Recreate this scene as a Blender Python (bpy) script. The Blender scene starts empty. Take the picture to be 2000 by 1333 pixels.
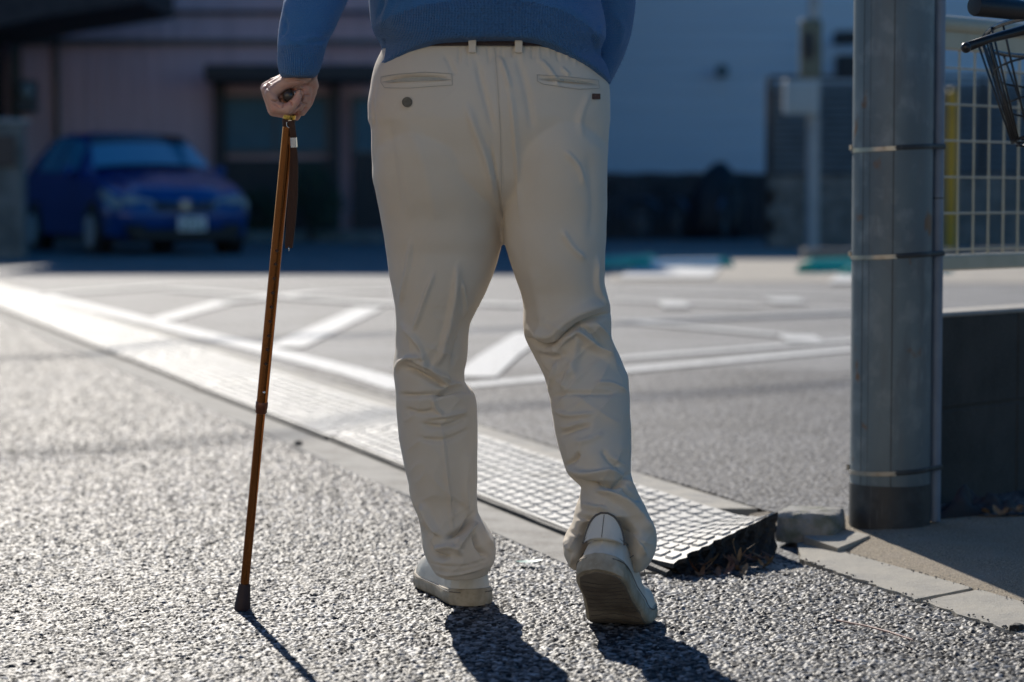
import bpy, math, random
import numpy as np
from mathutils import Vector, Matrix, Euler

rnd = random.Random(7)
R = math.radians
SC = bpy.context.scene

# ------------------------------------------------------------------ camera, sky, sun, exposure
F = 85 / 36 * 2000            # focal length in photo pixels (photo 2000 px wide)
HOR = 384.0                   # photo row of the horizon
CH = 0.72                     # camera height
PITCH = math.atan((666.5 - HOR) / F)
cam_d = bpy.data.cameras.new('camera')
cam = bpy.data.objects.new('camera', cam_d)
SC.collection.objects.link(cam)
cam.location = (0, 0, CH)
cam.rotation_euler = (R(90) - PITCH, 0, 0)
cam_d.lens = 85; cam_d.sensor_width = 36; cam_d.sensor_fit = 'HORIZONTAL'
cam_d.clip_start = 0.05; cam_d.clip_end = 2000
cam_d.dof.use_dof = True
cam_d.dof.focus_distance = 4.12
cam_d.dof.aperture_fstop = 3.6
SC.camera = cam

SUN_EL = R(30.0); SUN_AZ = R(-13.5)      # azimuth from +Y towards +X
world = bpy.data.worlds.new('World'); SC.world = world
world.use_nodes = True
wn = world.node_tree; wn.nodes.clear()
sky = wn.nodes.new('ShaderNodeTexSky'); sky.sky_type = 'NISHITA'; sky.sun_disc = False
sky.sun_elevation = SUN_EL; sky.sun_rotation = SUN_AZ % (2 * math.pi)
sky.air_density = 1.0; sky.dust_density = 0.3; sky.ozone_density = 4.0
bg = wn.nodes.new('ShaderNodeBackground'); bg.inputs['Strength'].default_value = 0.088
wo = wn.nodes.new('ShaderNodeOutputWorld')
hs = wn.nodes.new('ShaderNodeHueSaturation'); hs.inputs['Saturation'].default_value = 1.35
wn.links.new(sky.outputs[0], hs.inputs['Color']); wn.links.new(hs.outputs[0], bg.inputs[0]); wn.links.new(bg.outputs[0], wo.inputs[0])
sl = bpy.data.lights.new('sun', 'SUN'); sl.energy = 5.0; sl.angle = R(0.5); sl.color = (1.0, 0.93, 0.83)
so = bpy.data.objects.new('sun', sl); SC.collection.objects.link(so)
sd = Vector((math.sin(SUN_AZ) * math.cos(SUN_EL), math.cos(SUN_AZ) * math.cos(SUN_EL), math.sin(SUN_EL)))
so.rotation_euler = sd.to_track_quat('Z', 'Y').to_euler()
so.location = sd * 30
SC.view_settings.view_transform = 'Standard'; SC.view_settings.look = 'None'
SC.view_settings.exposure = 0.14; SC.view_settings.gamma = 1.0
SC.view_settings.use_curve_mapping = False
SC.render.engine = 'CYCLES'
SC.cycles.use_denoising = True
SC.cycles.max_bounces = 8
SC.cycles.sample_clamp_indirect = 6.0

# ------------------------------------------------------------------ photo measurement helpers (metres)
def gy(v, z=0.0):             # distance of a ground row at height z
    return (CH - z) * F / (v - HOR)
def G(u, v, z=0.0):
    y = gy(v, z); return ((u - 1000) / F * y, y, z)
def PX(u, v, y):              # a point at distance y seen at photo pixel (u, v)
    return ((u - 1000) / F * y, y, CH + (HOR - v) * y / F)

# ------------------------------------------------------------------ object helpers
def wloc(p):
    l = Vector((0, 0, 0))
    while p is not None:
        l += p.location; p = p.parent
    return l
def tag(o, label=None, cat=None, group=None, kind=None):
    if label: o['label'] = label
    if cat: o['category'] = cat
    if group: o['group'] = group
    if kind: o['kind'] = kind
    return o
def empty(name, loc=(0, 0, 0), rz=0.0, label=None, cat=None, group=None):
    o = bpy.data.objects.new(name, None); SC.collection.objects.link(o)
    o.empty_display_size = 0.1
    o.location = loc; o.rotation_euler = (0, 0, rz)
    return tag(o, label, cat, group)
def mobj(name, V, Fc, mat, parent=None, smooth=False, local=False, attrs=None, autos=None):
    V = np.asarray(V, dtype=np.float64).reshape(-1, 3)
    if parent is not None and not local:
        V = V - np.array(wloc(parent))
    me = bpy.data.meshes.new(name)
    if isinstance(Fc, np.ndarray):
        n, k = Fc.shape
        me.vertices.add(len(V)); me.vertices.foreach_set('co', V.ravel().astype(np.float32))
        me.loops.add(n * k); me.loops.foreach_set('vertex_index', Fc.ravel().astype(np.int32))
        me.polygons.add(n); me.polygons.foreach_set('loop_start', np.arange(0, n * k, k, dtype=np.int32))
        me.polygons.foreach_set('loop_total', np.full(n, k, dtype=np.int32))
        me.update(calc_edges=True)
    else:
        me.from_pydata([tuple(v) for v in V], [], Fc); me.update()
    if attrs:
        for k2, a in attrs.items():
            at = me.attributes.new(k2, 'FLOAT', 'POINT'); at.data.foreach_set('value', np.asarray(a, dtype=np.float32))
    if smooth: me.polygons.foreach_set('use_smooth', np.ones(len(me.polygons), dtype=bool))
    if autos is not None:
        me.polygons.foreach_set('use_smooth', np.ones(len(me.polygons), dtype=bool))
        try: me.set_sharp_from_angle(angle=autos)
        except Exception: pass
    if mat is not None:
        me.materials.append(mat)
    o = bpy.data.objects.new(name, me); SC.collection.objects.link(o)
    if parent is not None: o.parent = parent
    return o

class MB:
    """collects shapes for one mesh"""
    def __init__(s): s.V = []; s.F = []
    def add(s, V, Fc):
        b = len(s.V); s.V += [tuple(v) for v in V]; s.F += [tuple(b + i for i in f) for f in Fc]; return s
    def box(s, c, d, rot=None, bev=0.0):
        hx, hy, hz = d[0] / 2, d[1] / 2, d[2] / 2
        if bev <= 0:
            P = [(x, y, z) for x in (-hx, hx) for y in (-hy, hy) for z in (-hz, hz)]
            Q = [(0, 1, 3, 2), (4, 6, 7, 5), (0, 4, 5, 1), (2, 3, 7, 6), (0, 2, 6, 4), (1, 5, 7, 3)]
        else:
            b = min(bev, hx * .9, hy * .9, hz * .9); P = []; idx = {}
            for ax in range(3):
                for sx in (-1, 1):
                    for sy in (-1, 1):
                        for sz in (-1, 1):
                            s3 = (sx, sy, sz); h = (hx, hy, hz)
                            p = [s3[i] * (h[i] - (b if i != ax else 0)) for i in range(3)]
                            idx[(ax, sx, sy, sz)] = len(P); P.append(tuple(p))
            Q = []
            for ax in range(3):
                o1, o2 = [i for i in range(3) if i != ax]
                for sg in (-1, 1):
                    f = []
                    for a, c2 in ((-1, -1), (1, -1), (1, 1), (-1, 1)):
                        k = [0, 0, 0]; k[ax] = sg; k[o1] = a; k[o2] = c2; f.append(idx[(ax, *k)])
                    Q.append(tuple(f))
            for ax in range(3):
                o1, o2 = [i for i in range(3) if i != ax]
                for a in (-1, 1):
                    for c2 in (-1, 1):
                        k0 = [0, 0, 0]; k0[o1] = a; k0[o2] = c2; k1 = list(k0); k0[ax] = -1; k1[ax] = 1
                        Q.append((idx[(o1, *k0)], idx[(o1, *k1)], idx[(o2, *k1)], idx[(o2, *k0)]))
            for sx in (-1, 1):
                for sy in (-1, 1):
                    for sz in (-1, 1):
                        Q.append(tuple(idx[(a, sx, sy, sz)] for a in range(3)))
        m = Euler(rot).to_matrix() if rot else None
        c = Vector(c)
        s.add([tuple((m @ Vector(p) if m else Vector(p)) + c) for p in P], Q); return s
    def tube(s, pts, r, n=8, cap=True, flat=1.0, up=None):
        """swept tube; r number or list; flat squashes the second axis"""
        pts = [Vector(p) for p in pts]; k = len(pts)
        rr = r if isinstance(r, (list, tuple)) else [r] * k
        V = []; prev = None
        for i in range(k):
            t = (pts[min(i + 1, k - 1)] - pts[max(i - 1, 0)])
            if t.length < 1e-9: t = Vector((0, 0, 1))
            t.normalize()
            if prev is None:
                a = Vector(up) if up else (Vector((0, 0, 1)) if abs(t.z) < .9 else Vector((1, 0, 0)))
                a = (a - t * a.dot(t)).normalized()
            else:
                a = (prev - t * prev.dot(t)).normalized()
            prev = a; b = t.cross(a)
            for j in range(n):
                an = 2 * math.pi * j / n
                V.append(pts[i] + a * math.cos(an) * rr[i] + b * math.sin(an) * rr[i] * flat)
        Q = []
        for i in range(k - 1):
            for j in range(n):
                Q.append((i * n + j, i * n + (j + 1) % n, (i + 1) * n + (j + 1) % n, (i + 1) * n + j))
        if cap:
            Q.append(tuple(range(n - 1, -1, -1))); Q.append(tuple((k - 1) * n + j for j in range(n)))
        s.add(V, Q); return s
    def ball(s, c, r, nu=16, nv=10, rot=None):
        r = r if isinstance(r, (tuple, list)) else (r, r, r); V = []; Q = []
        m = Euler(rot).to_matrix() if rot else None
        for i in range(nv + 1):
            th = math.pi * i / nv
            for j in range(nu):
                ph = 2 * math.pi * j / nu
                p = Vector((r[0] * math.sin(th) * math.cos(ph), r[1] * math.sin(th) * math.sin(ph), r[2] * math.cos(th)))
                if m: p = m @ p
                V.append(p + Vector(c))
        for i in range(nv):
            for j in range(nu):
                Q.append((i * nu + j, (i + 1) * nu + j, (i + 1) * nu + (j + 1) % nu, i * nu + (j + 1) % nu))
        s.add(V, Q); return s
    def cap(s, p0, r0, p1, r1, n=14, m=5):
        """capsule between two spheres"""
        p0, p1 = Vector(p0), Vector(p1); d = p1 - p0; L = max(d.length, 1e-6); t = d / L
        pts = []; rad = []
        for i in range(m + 1):
            a = math.pi / 2 * (1 - i / m); pts.append(p0 - t * r0 * math.sin(a)); rad.append(max(r0 * math.cos(a), 1e-5))
        for i in range(m + 1):
            a = math.pi / 2 * i / m; pts.append(p1 + t * r1 * math.sin(a)); rad.append(max(r1 * math.cos(a), 1e-5))
        return s.tube(pts, rad, n)
    def prism(s, poly, off):
        """polygon (3d points) extruded by vector off"""
        n = len(poly); o = Vector(off)
        V = [Vector(p) for p in poly] + [Vector(p) + o for p in poly]
        Q = [tuple(range(n)), tuple(range(2 * n - 1, n - 1, -1))] + [(i, i + n, (i + 1) % n + n, (i + 1) % n) for i in range(n)]
        s.add(V, Q); return s
    def lathe(s, prof, c=(0, 0, 0), axis=(0, 0, 1), n=24):
        ax = Vector(axis).normalized()
        return s.tube([Vector(c) + ax * h for r_, h in prof], [max(r_, 1e-4) for r_, h in prof], n)
    def build(s, name, mat, parent=None, smooth=False, local=False, autos=None):
        return mobj(name, np.array(s.V), s.F, mat, parent, smooth, local, autos=autos)

def interp(keys, v):
    """smooth interpolation through sorted key rows [(t, a, b, ...)] -> array rows (Catmull-like monotone)"""
    K = np.array(keys, dtype=float); K = K[np.argsort(K[:, 0])]
    t = K[:, 0]; Y = K[:, 1:]
    m = np.zeros_like(Y); d = (Y[1:] - Y[:-1]) / (t[1:] - t[:-1])[:, None]
    m[0] = d[0]; m[-1] = d[-1]
    for i in range(1, len(t) - 1):
        m[i] = np.where(d[i - 1] * d[i] > 0, 2 * d[i - 1] * d[i] / (d[i - 1] + d[i] + 1e-12), 0)
    v = np.clip(np.asarray(v, dtype=float), t[0], t[-1])
    i = np.clip(np.searchsorted(t, v) - 1, 0, len(t) - 2)
    h = (t[i + 1] - t[i]); s = ((v - t[i]) / h)[:, None]; h = h[:, None]
    return (2 * s**3 - 3 * s**2 + 1) * Y[i] + (s**3 - 2 * s**2 + s) * h * m[i] + (-2 * s**3 + 3 * s**2) * Y[i + 1] + (s**3 - s**2) * h * m[i + 1]

def rings(R3, close=True):
    """R3: array (k, n, 3) -> verts, faces with end caps (centre fans)"""
    k, n, _ = R3.shape
    V = R3.reshape(-1, 3); i, j = np.meshgrid(np.arange(k - 1), np.arange(n), indexing='ij')
    a = i * n + j; b = i * n + (j + 1) % n
    Q = np.stack([a, b, b + n, a + n], -1).reshape(-1, 4)
    Fc = [tuple(q) for q in Q.tolist()]
    if close:
        c0 = len(V); V = np.vstack([V, R3[0].mean(0), R3[-1].mean(0)])
        Fc += [((j2 + 1) % n, j2, c0) for j2 in range(n)] + [((k - 1) * n + j2, (k - 1) * n + (j2 + 1) % n, c0 + 1) for j2 in range(n)]
    return V, Fc

def ptube(keys, n=72, step=3.0, p=2.2, sgn=1):
    """horizontal rings from photo rows: keys (v, uL, uR, yc, half_depth)"""
    vs = np.arange(min(k[0] for k in keys), max(k[0] for k in keys) + step, step)
    A = interp(keys, vs); th = np.linspace(0, 2 * math.pi, n, endpoint=False)
    out = []
    for v, (uL, uR, yc, hd) in zip(vs, A):
        xl = (uL - 1000) / F * yc; xr = (uR - 1000) / F * yc
        cx, hw = (xl + xr) / 2, (xr - xl) / 2
        c, s_ = np.cos(th), np.sin(th)
        e = 2 / p
        x = cx + hw * np.sign(c) * np.abs(c) ** e; y = yc + hd * np.sign(s_) * np.abs(s_) ** e
        z = np.full(n, CH + (HOR - v) * yc / F)
        out.append(np.stack([x, y, z], -1))
    return np.array(out)

def remesh(parts, voxel):
    V = []; Fc = []
    for v, f in parts:
        b = len(V); V += [tuple(q) for q in v]; Fc += [tuple(b + i for i in q) for q in f]
    me = bpy.data.meshes.new('tmp'); me.from_pydata(V, [], Fc); me.update()
    import bmesh
    bm = bmesh.new(); bm.from_mesh(me); 
    bmesh.ops.recalc_face_normals(bm, faces=bm.faces); bm.to_mesh(me); bm.free()
    o = bpy.data.objects.new('tmp', me); SC.collection.objects.link(o)
    md = o.modifiers.new('r', 'REMESH'); md.mode = 'VOXEL'; md.voxel_size = voxel; md.adaptivity = 0
    dg = bpy.context.evaluated_depsgraph_get(); dg.update()
    em = o.evaluated_get(dg).to_mesh()
    n = len(em.vertices); co = np.empty(n * 3, dtype=np.float32); em.vertices.foreach_get('co', co)
    m = len(em.polygons); lt = np.empty(m, dtype=np.int32); em.polygons.foreach_get('loop_total', lt)
    li = np.empty(len(em.loops), dtype=np.int32); em.loops.foreach_get('vertex_index', li)
    o.evaluated_get(dg).to_mesh_clear()
    bpy.data.objects.remove(o); bpy.data.meshes.remove(me)
    if (lt == 4).all(): Fq = li.reshape(-1, 4)
    else:
        st = np.concatenate([[0], np.cumsum(lt)[:-1]])
        Fq = np.stack([li[st], li[st + 1], li[st + 2], li[np.minimum(st + 3, len(li) - 1)]], -1)[lt == 4]
    return co.reshape(-1, 3).astype(np.float64), Fq

def edges_of(Fq):
    E = np.vstack([Fq[:, [0, 1]], Fq[:, [1, 2]], Fq[:, [2, 3]], Fq[:, [3, 0]]]); E.sort(axis=1)
    return np.unique(E, axis=0)
def relax(V, Fq, it, lam=.5):
    E = edges_of(Fq); n = len(V)
    deg = np.bincount(E.ravel(), minlength=n).astype(float)[:, None]
    for _ in range(it):
        S = np.zeros_like(V)
        for a in range(3):
            S[:, a] = np.bincount(E[:, 0], V[E[:, 1], a], n) + np.bincount(E[:, 1], V[E[:, 0], a], n)
        V = V + lam * (S / np.maximum(deg, 1) - V)
    return V
def smooth_tb(V, Fq, it):
    for _ in range(it):
        V = relax(V, Fq, 1, .6); V = relax(V, Fq, 1, -.55)
    return V
def vnormals(V, Fq):
    a = V[Fq[:, 2]] - V[Fq[:, 0]]; b = V[Fq[:, 3]] - V[Fq[:, 1]]
    fn = np.cross(a, b); N = np.zeros_like(V)
    for k in range(4):
        for c in range(3): N[:, c] += np.bincount(Fq[:, k], fn[:, c], len(V))
    return N / (np.linalg.norm(N, axis=1)[:, None] + 1e-12)
def proj(V):
    return np.stack([1000 + V[:, 0] / V[:, 1] * F, HOR + (CH - V[:, 2]) / V[:, 1] * F], -1)

def strokes(V, N, UV, S, back=True):
    """fold strokes: (points, amp_mm, w_left, w_right) in photo px; returns displacement along the normal"""
    D = np.zeros(len(V))
    face = np.clip(-N[:, 1] * 1.6, 0, 1) if back else np.ones(len(V))
    for pts, amp, w1, w2 in S:
        P = np.array(pts, dtype=float)
        # densify (Catmull-Rom)
        if len(P) > 2:
            Q = [P[0]]
            for i in range(len(P) - 1):
                p0 = P[max(i - 1, 0)]; p1 = P[i]; p2 = P[i + 1]; p3 = P[min(i + 2, len(P) - 1)]
                for t in np.linspace(0, 1, 6)[1:]:
                    Q.append(.5 * ((2 * p1) + (-p0 + p2) * t + (2 * p0 - 5 * p1 + 4 * p2 - p3) * t * t + (-p0 + 3 * p1 - 3 * p2 + p3) * t**3))
            P = np.array(Q)
        W = 3 * max(w1, w2)
        sel = np.where((UV[:, 0] > P[:, 0].min() - W) & (UV[:, 0] < P[:, 0].max() + W) & (UV[:, 1] > P[:, 1].min() - W) & (UV[:, 1] < P[:, 1].max() + W) & (face > 0))[0]
        if len(sel) == 0: continue
        q = UV[sel]; best = np.full(len(sel), 1e9); sg = np.zeros(len(sel)); tt = np.zeros(len(sel))
        seg = P[1:] - P[:-1]; Ls = np.linalg.norm(seg, axis=1); cum = np.concatenate([[0], np.cumsum(Ls)]); tot = cum[-1]
        for i in range(len(seg)):
            d = q - P[i]; t = np.clip((d @ seg[i]) / (Ls[i]**2 + 1e-9), 0, 1)
            r_ = d - t[:, None] * seg[i]; dist = np.hypot(r_[:, 0], r_[:, 1])
            cr = seg[i][0] * d[:, 1] - seg[i][1] * d[:, 0]
            m = dist < best
            best[m] = dist[m]; sg[m] = np.sign(cr[m]); tt[m] = (cum[i] + t[m] * Ls[i]) / tot
        w = np.where(sg > 0, w2, w1) * .72     # sg>0: right-hand/below side in image coords
        e = np.clip(np.minimum(tt, 1 - tt) * 5 + .12, 0, 1)
        D[sel] += amp / 1000 * np.exp(-(best / w)**2) * e
    return D * face

# smooth value noise for geometry
_prm = np.random.RandomState(3)
_T = _prm.rand(64, 64, 64)
def vnoise(P, s):
    Q = P * s; i = np.floor(Q).astype(int); f = Q - i; f = f * f * (3 - 2 * f); i = i & 63; j = (i + 1) & 63
    def T(a, b, c): return _T[a, b, c]
    x0, y0, z0 = i[:, 0], i[:, 1], i[:, 2]; x1, y1, z1 = j[:, 0], j[:, 1], j[:, 2]
    fx, fy, fz = f[:, 0], f[:, 1], f[:, 2]
    c00 = T(x0, y0, z0) * (1 - fx) + T(x1, y0, z0) * fx; c10 = T(x0, y1, z0) * (1 - fx) + T(x1, y1, z0) * fx
    c01 = T(x0, y0, z1) * (1 - fx) + T(x1, y0, z1) * fx; c11 = T(x0, y1, z1) * (1 - fx) + T(x1, y1, z1) * fx
    return ((c00 * (1 - fy) + c10 * fy) * (1 - fz) + (c01 * (1 - fy) + c11 * fy) * fz) * 2 - 1

# ------------------------------------------------------------------ materials
def mat(name, col, rough=.6, metal=0.0, spec=.5, noise=None, bump=None, sheen=0.0, coat=0.0, sss=0.0, trans=0.0):
    """noise: (scale, colour2, lo, hi); bump: (scale, distance)"""
    m = bpy.data.materials.new(name); m.use_nodes = True; nt = m.node_tree; b = nt.nodes['Principled BSDF']
    c4 = (*col, 1)
    b.inputs['Base Color'].default_value = c4; b.inputs['Roughness'].default_value = rough
    b.inputs['Metallic'].default_value = metal; b.inputs['Specular IOR Level'].default_value = spec
    if sheen: b.inputs['Sheen Weight'].default_value = sheen; b.inputs['Sheen Roughness'].default_value = .4
    if coat: b.inputs['Coat Weight'].default_value = coat; b.inputs['Coat Roughness'].default_value = .05
    if sss:
        b.inputs['Subsurface Weight'].default_value = sss; b.inputs['Subsurface Scale'].default_value = .004
        b.inputs['Subsurface Radius'].default_value = (1, .35, .2)
    tc = nt.nodes.new('ShaderNodeTexCoord')
    def tex(scale, detail=5):
        n = nt.nodes.new('ShaderNodeTexNoise'); n.inputs['Detail'].default_value = detail
        if isinstance(scale, (tuple, list)):
            mp = nt.nodes.new('ShaderNodeMapping'); mp.inputs['Scale'].default_value = scale
            nt.links.new(tc.outputs['Object'], mp.inputs[0]); nt.links.new(mp.outputs[0], n.inputs[0]); n.inputs['Scale'].default_value = 1
        else:
            nt.links.new(tc.outputs['Object'], n.inputs[0]); n.inputs['Scale'].default_value = scale
        return n
    if noise:
        lst = noise if isinstance(noise, list) else [noise]
        src = None
        for sc, c2, lo, hi in lst:
            n = tex(sc); mr = nt.nodes.new('ShaderNodeMapRange'); mr.inputs[1].default_value = lo; mr.inputs[2].default_value = hi
            nt.links.new(n.outputs[0], mr.inputs[0])
            mx = nt.nodes.new('ShaderNodeMix'); mx.data_type = 'RGBA'
            nt.links.new(mr.outputs[0], mx.inputs[0])
            if src is None: mx.inputs[6].default_value = c4
            else: nt.links.new(src, mx.inputs[6])
            mx.inputs[7].default_value = (*c2, 1); src = mx.outputs[2]
        nt.links.new(src, b.inputs['Base Color'])
    if bump:
        lst = bump if isinstance(bump, list) else [bump]; prev = None
        for sc, dist in lst:
            n = tex(sc, 3); bp = nt.nodes.new('ShaderNodeBump'); bp.inputs['Distance'].default_value = dist; bp.inputs['Strength'].default_value = 1
            nt.links.new(n.outputs[0], bp.inputs['Height'])
            if prev: nt.links.new(prev, bp.inputs['Normal'])
            prev = bp.outputs[0]
        nt.links.new(prev, b.inputs['Normal'])
    m['b'] = 1
    return m
def bsdf(m): return m.node_tree.nodes['Principled BSDF']

# ================================================================== SETTING: the ground
def L1(y): return .099 + .328 * (4.722 - y)          # road asphalt | concrete gutter
def MN(y): return .307 + .328 * (4.53 - y)           # mats, road side
def MF(y): return MN(y) + .37                        # mats, kerb side
def KF(y): return MN(y) + .487                       # kerb, far side
def L2(y): return .567 + .33 * (4.722 - y)           # road | slabs (right)
def S2(y): return .596 + .376 * (5.03 - y)           # slabs | pavement
ZL = .035

def stones(X, Y, size, seed, amp, zero=0.0):
    """height field of tightly packed flat chippings"""
    rs = np.random.RandomState(seed); n = 512
    jx = rs.rand(n, n) * .86 + .07; jy = rs.rand(n, n) * .86 + .07
    h0 = rs.rand(n, n); sx = rs.randn(n, n) * .20; sy = rs.randn(n, n) * .20; tone = rs.rand(n, n)
    an = .55 + .9 * rs.rand(n, n)
    U = X / size; W = Y / size
    i0 = np.floor(U).astype(np.int64); k0 = np.floor(W).astype(np.int64)
    wt = rs.rand(n, n)**1.5 * .34
    b1 = np.full(U.shape, 9e9); b2 = np.full(U.shape, 9e9); hh = np.zeros_like(U); tn = np.zeros_like(U)
    for di in (-1, 0, 1):
        for dk in (-1, 0, 1):
            a = (i0 + di) % n; c = (k0 + dk) % n
            dx = U - (i0 + di + jx[a, c]); dy = W - (k0 + dk + jy[a, c])
            d = np.sqrt(dx * dx * an[a, c] + dy * dy / an[a, c]) - wt[a, c]
            m = d < b1
            b2 = np.where(m, b1, np.minimum(b2, d)); b1 = np.where(m, d, b1)
            hh = np.where(m, h0[a, c] * .7 + sx[a, c] * dx * 1.5 + sy[a, c] * dy * 1.5, hh); tn = np.where(m, tone[a, c], tn)
    e = np.clip((b2 - b1) * 6.5, 0, 1)
    H = (hh + .45) * e ** .7
    return zero + amp * (H - .8), tn**1.5 * (.05 + .95 * (e > .5))

def patch(name, ys, x0, x1, dx, mask, size, seed, amp, z, mt):
    """one displaced asphalt sheet"""
    xs = np.arange(x0, x1, dx); X, Y = np.meshgrid(xs, ys)
    k, n = X.shape; i, j = np.meshgrid(np.arange(k - 1), np.arange(n - 1), indexing='ij')
    M = (mask(X, Y) & (np.abs(X) < .27 * Y + .40)).ravel()
    a = (i * n + j).ravel(); del i, j
    a = a[M[a] & M[a + 1] & M[a + n] & M[a + n + 1]]
    used = np.zeros(k * n, dtype=bool)
    for o_ in (0, 1, n, n + 1): used[a + o_] = True
    mp = np.cumsum(used) - 1; x = X.ravel()[used]; y = Y.ravel()[used]
    Hh, tn = stones(x, y, size, seed, amp)
    Z = z + Hh + vnoise(np.stack([x, y, 0 * x], -1), 2.3) * .002
    Q = np.stack([mp[a], mp[a + 1], mp[a + n + 1], mp[a + n]], -1)
    return np.stack([x, y, Z], -1), Q, tn

def asphalt_mat(name, c_dark, c_light, rough, attr=True, scale=110.0, patches=True):
    m = bpy.data.materials.new(name); m.use_nodes = True; nt = m.node_tree; b = nt.nodes['Principled BSDF']
    b.inputs['Roughness'].default_value = rough; b.inputs['Specular IOR Level'].default_value = .35
    tc = nt.nodes.new('ShaderNodeTexCoord')
    cr = nt.nodes.new('ShaderNodeValToRGB')
    e = cr.color_ramp.elements; e[0].position = .1; e[0].color = (*c_dark, 1); e[1].position = .95; e[1].color = (*c_light, 1)
    el = cr.color_ramp.elements.new(.6); el.color = (*[(a * .55 + c * .45) for a, c in zip(c_dark, c_light)], 1)
    if attr:
        at = nt.nodes.new('ShaderNodeAttribute'); at.attribute_name = 'tone'; nt.links.new(at.outputs['Fac'], cr.inputs[0])
    else:
        vo = nt.nodes.new('ShaderNodeTexVoronoi'); vo.inputs['Scale'].default_value = scale
        nt.links.new(tc.outputs['Object'], vo.inputs['Vector'])
        sp = nt.nodes.new('ShaderNodeSeparateColor'); nt.links.new(vo.outputs['Color'], sp.inputs[0]); nt.links.new(sp.outputs[0], cr.inputs[0])
        bp = nt.nodes.new('ShaderNodeBump'); bp.inputs['Distance'].default_value = .004; bp.inputs['Strength'].default_value = 1; bp.invert = True
        nt.links.new(vo.outputs['Distance'], bp.inputs['Height']); nt.links.new(bp.outputs[0], b.inputs['Normal'])
    n = nt.nodes.new('ShaderNodeTexNoise'); n.inputs['Scale'].default_value = 1.7; n.inputs['Detail'].default_value = 6
    nt.links.new(tc.outputs['Object'], n.inputs[0])
    mr = nt.nodes.new('ShaderNodeMapRange'); mr.inputs[1].default_value = .3; mr.inputs[2].default_value = .7; mr.inputs[3].default_value = .72; mr.inputs[4].default_value = 1.25
    nt.links.new(n.outputs[0], mr.inputs[0])
    mx = nt.nodes.new('ShaderNodeMix'); mx.data_type = 'RGBA'; mx.blend_type = 'MULTIPLY'; mx.inputs[0].default_value = 1
    nt.links.new(cr.outputs[0], mx.inputs[6]); nt.links.new(mr.outputs[0], mx.inputs[7]); nt.links.new(mx.outputs[2], b.inputs['Base Color'])
    return m

M_road = asphalt_mat('road_chippings', (.010, .0105, .013), (.29, .30, .315), .58)
M_roadfar = asphalt_mat('road_far', (.06, .06, .065), (.26, .27, .28), .75, attr=False, scale=90)
M_lot = asphalt_mat('lot_asphalt', (.05, .05, .052), (.28, .28, .285), .72)
M_lotfar = asphalt_mat('lot_far', (.11, .11, .112), (.25, .25, .25), .75, attr=False, scale=120)
M_conc = mat('kerb_concrete', (.40, .365, .30), .85, noise=[(14, (.27, .255, .225), .42, .62), (260, (.44, .43, .40), .5, .75)], bump=[(420, .0012), (60, .002)])
M_conc2 = mat('gutter_concrete', (.33, .31, .27), .85, noise=[(9, (.22, .20, .17), .45, .65), (200, (.42, .40, .36), .5, .8)], bump=[(300, .0012), (40, .003)])
M_slab = mat('slab_concrete', (.39, .36, .30), .85, noise=[(9, (.28, .265, .235), .42, .7), (330, (.47, .455, .41), .52, .7), (420, (.2, .19, .17), .60, .72)], bump=[(420, .0020), (50, .0025)])
M_pave = mat('pavement_mortar', (.36, .295, .205), .9, noise=[(260, (.13, .11, .085), .46, .60), (12, (.30, .25, .19), .42, .7), (300, (.55, .48, .38), .58, .68)], bump=[(280, .0045)])
M_sand = mat('lot_pale_concrete', (.34, .30, .245), .85, noise=[(3, (.27, .245, .21), .4, .65)], bump=[(150, .002)])

# base sheet reaching the horizon
def sheet(name, pts, z, mt, lab=None):
    o = mobj(name, [(p[0], p[1], z if len(p) < 3 else p[2]) for p in pts], [tuple(range(len(pts)))], mt)
    tag(o, kind='structure'); return o
sheet('ground', [(-600, -300), (600, -300), (600, 900), (-600, 900)], -.0065, M_roadfar)

# near road, displaced
ys = np.concatenate([np.arange(3.30, 4.75, .0026), np.arange(4.75, 6.2, .0038), np.arange(6.2, 9.6, .0065)])
def road_mask(X, Y):
    return (X < L1(Y)) | ((Y < 4.55 + np.maximum(X - .25, 0) * .9) & (X < L2(Y)) & (X > .15))
parts = []
for (a, b_, dx, sz) in ((3.05, 14.5, .0028, .0084),):
    yy = np.arange(a, b_, dx * .95)
    parts.append(patch('road', yy, -4.3, 1.05, dx, road_mask, sz, 11, .0053, .0, M_road))
V = np.vstack([p[0] for p in parts]); off = np.cumsum([0] + [len(p[0]) for p in parts])
Q = np.vstack([p[1] + off[i] for i, p in enumerate(parts)]); T = np.concatenate([p[2] for p in parts])
road = mobj('road', V, Q, M_road, attrs={'tone': T}); tag(road, kind='structure')
# further road beyond the detailed part
ro2 = sheet('road', [(L1(14.3) - 9, 14.3), (L1(14.3), 14.3), (L1(60), 60), (-40, 60), (-40, 14.3)], -.002, M_roadfar)

# gutter strip between the road and the mats
def strip(name, fa, fb, y0, y1, z0, z1, mt, n=60, thick=.03, wob=.004):
    V = []; Q = []
    for i in range(n + 1):
        y = y0 + (y1 - y0) * i / n
        w = wob * math.sin(i * 1.7) + wob * .7 * math.sin(i * 4.1)
        V += [(fa(y) + w, y, z0 - thick), (fa(y) + w, y, z0), (fb(y), y, z1), (fb(y), y, z1 - thick)]
    for i in range(n):
        a = i * 4
        for j in range(3): Q.append((a + j, a + j + 1, a + 4 + j + 1, a + 4 + j))
    Q += [(0, 1, 2, 3), (4 * n, 4 * n + 3, 4 * n + 2, 4 * n + 1)]
    o = mobj(name, V, Q, mt); tag(o, kind='structure'); return o
strip('gutter', L1, lambda y: MN(y) + .30, 4.60, 40, .0015, .0015, M_conc2)
strip('kerb', lambda y: MF(y) - .02, KF, 5.30, 40, ZL - .002, ZL - .002, M_conc, thick=.05, wob=.001)

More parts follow.
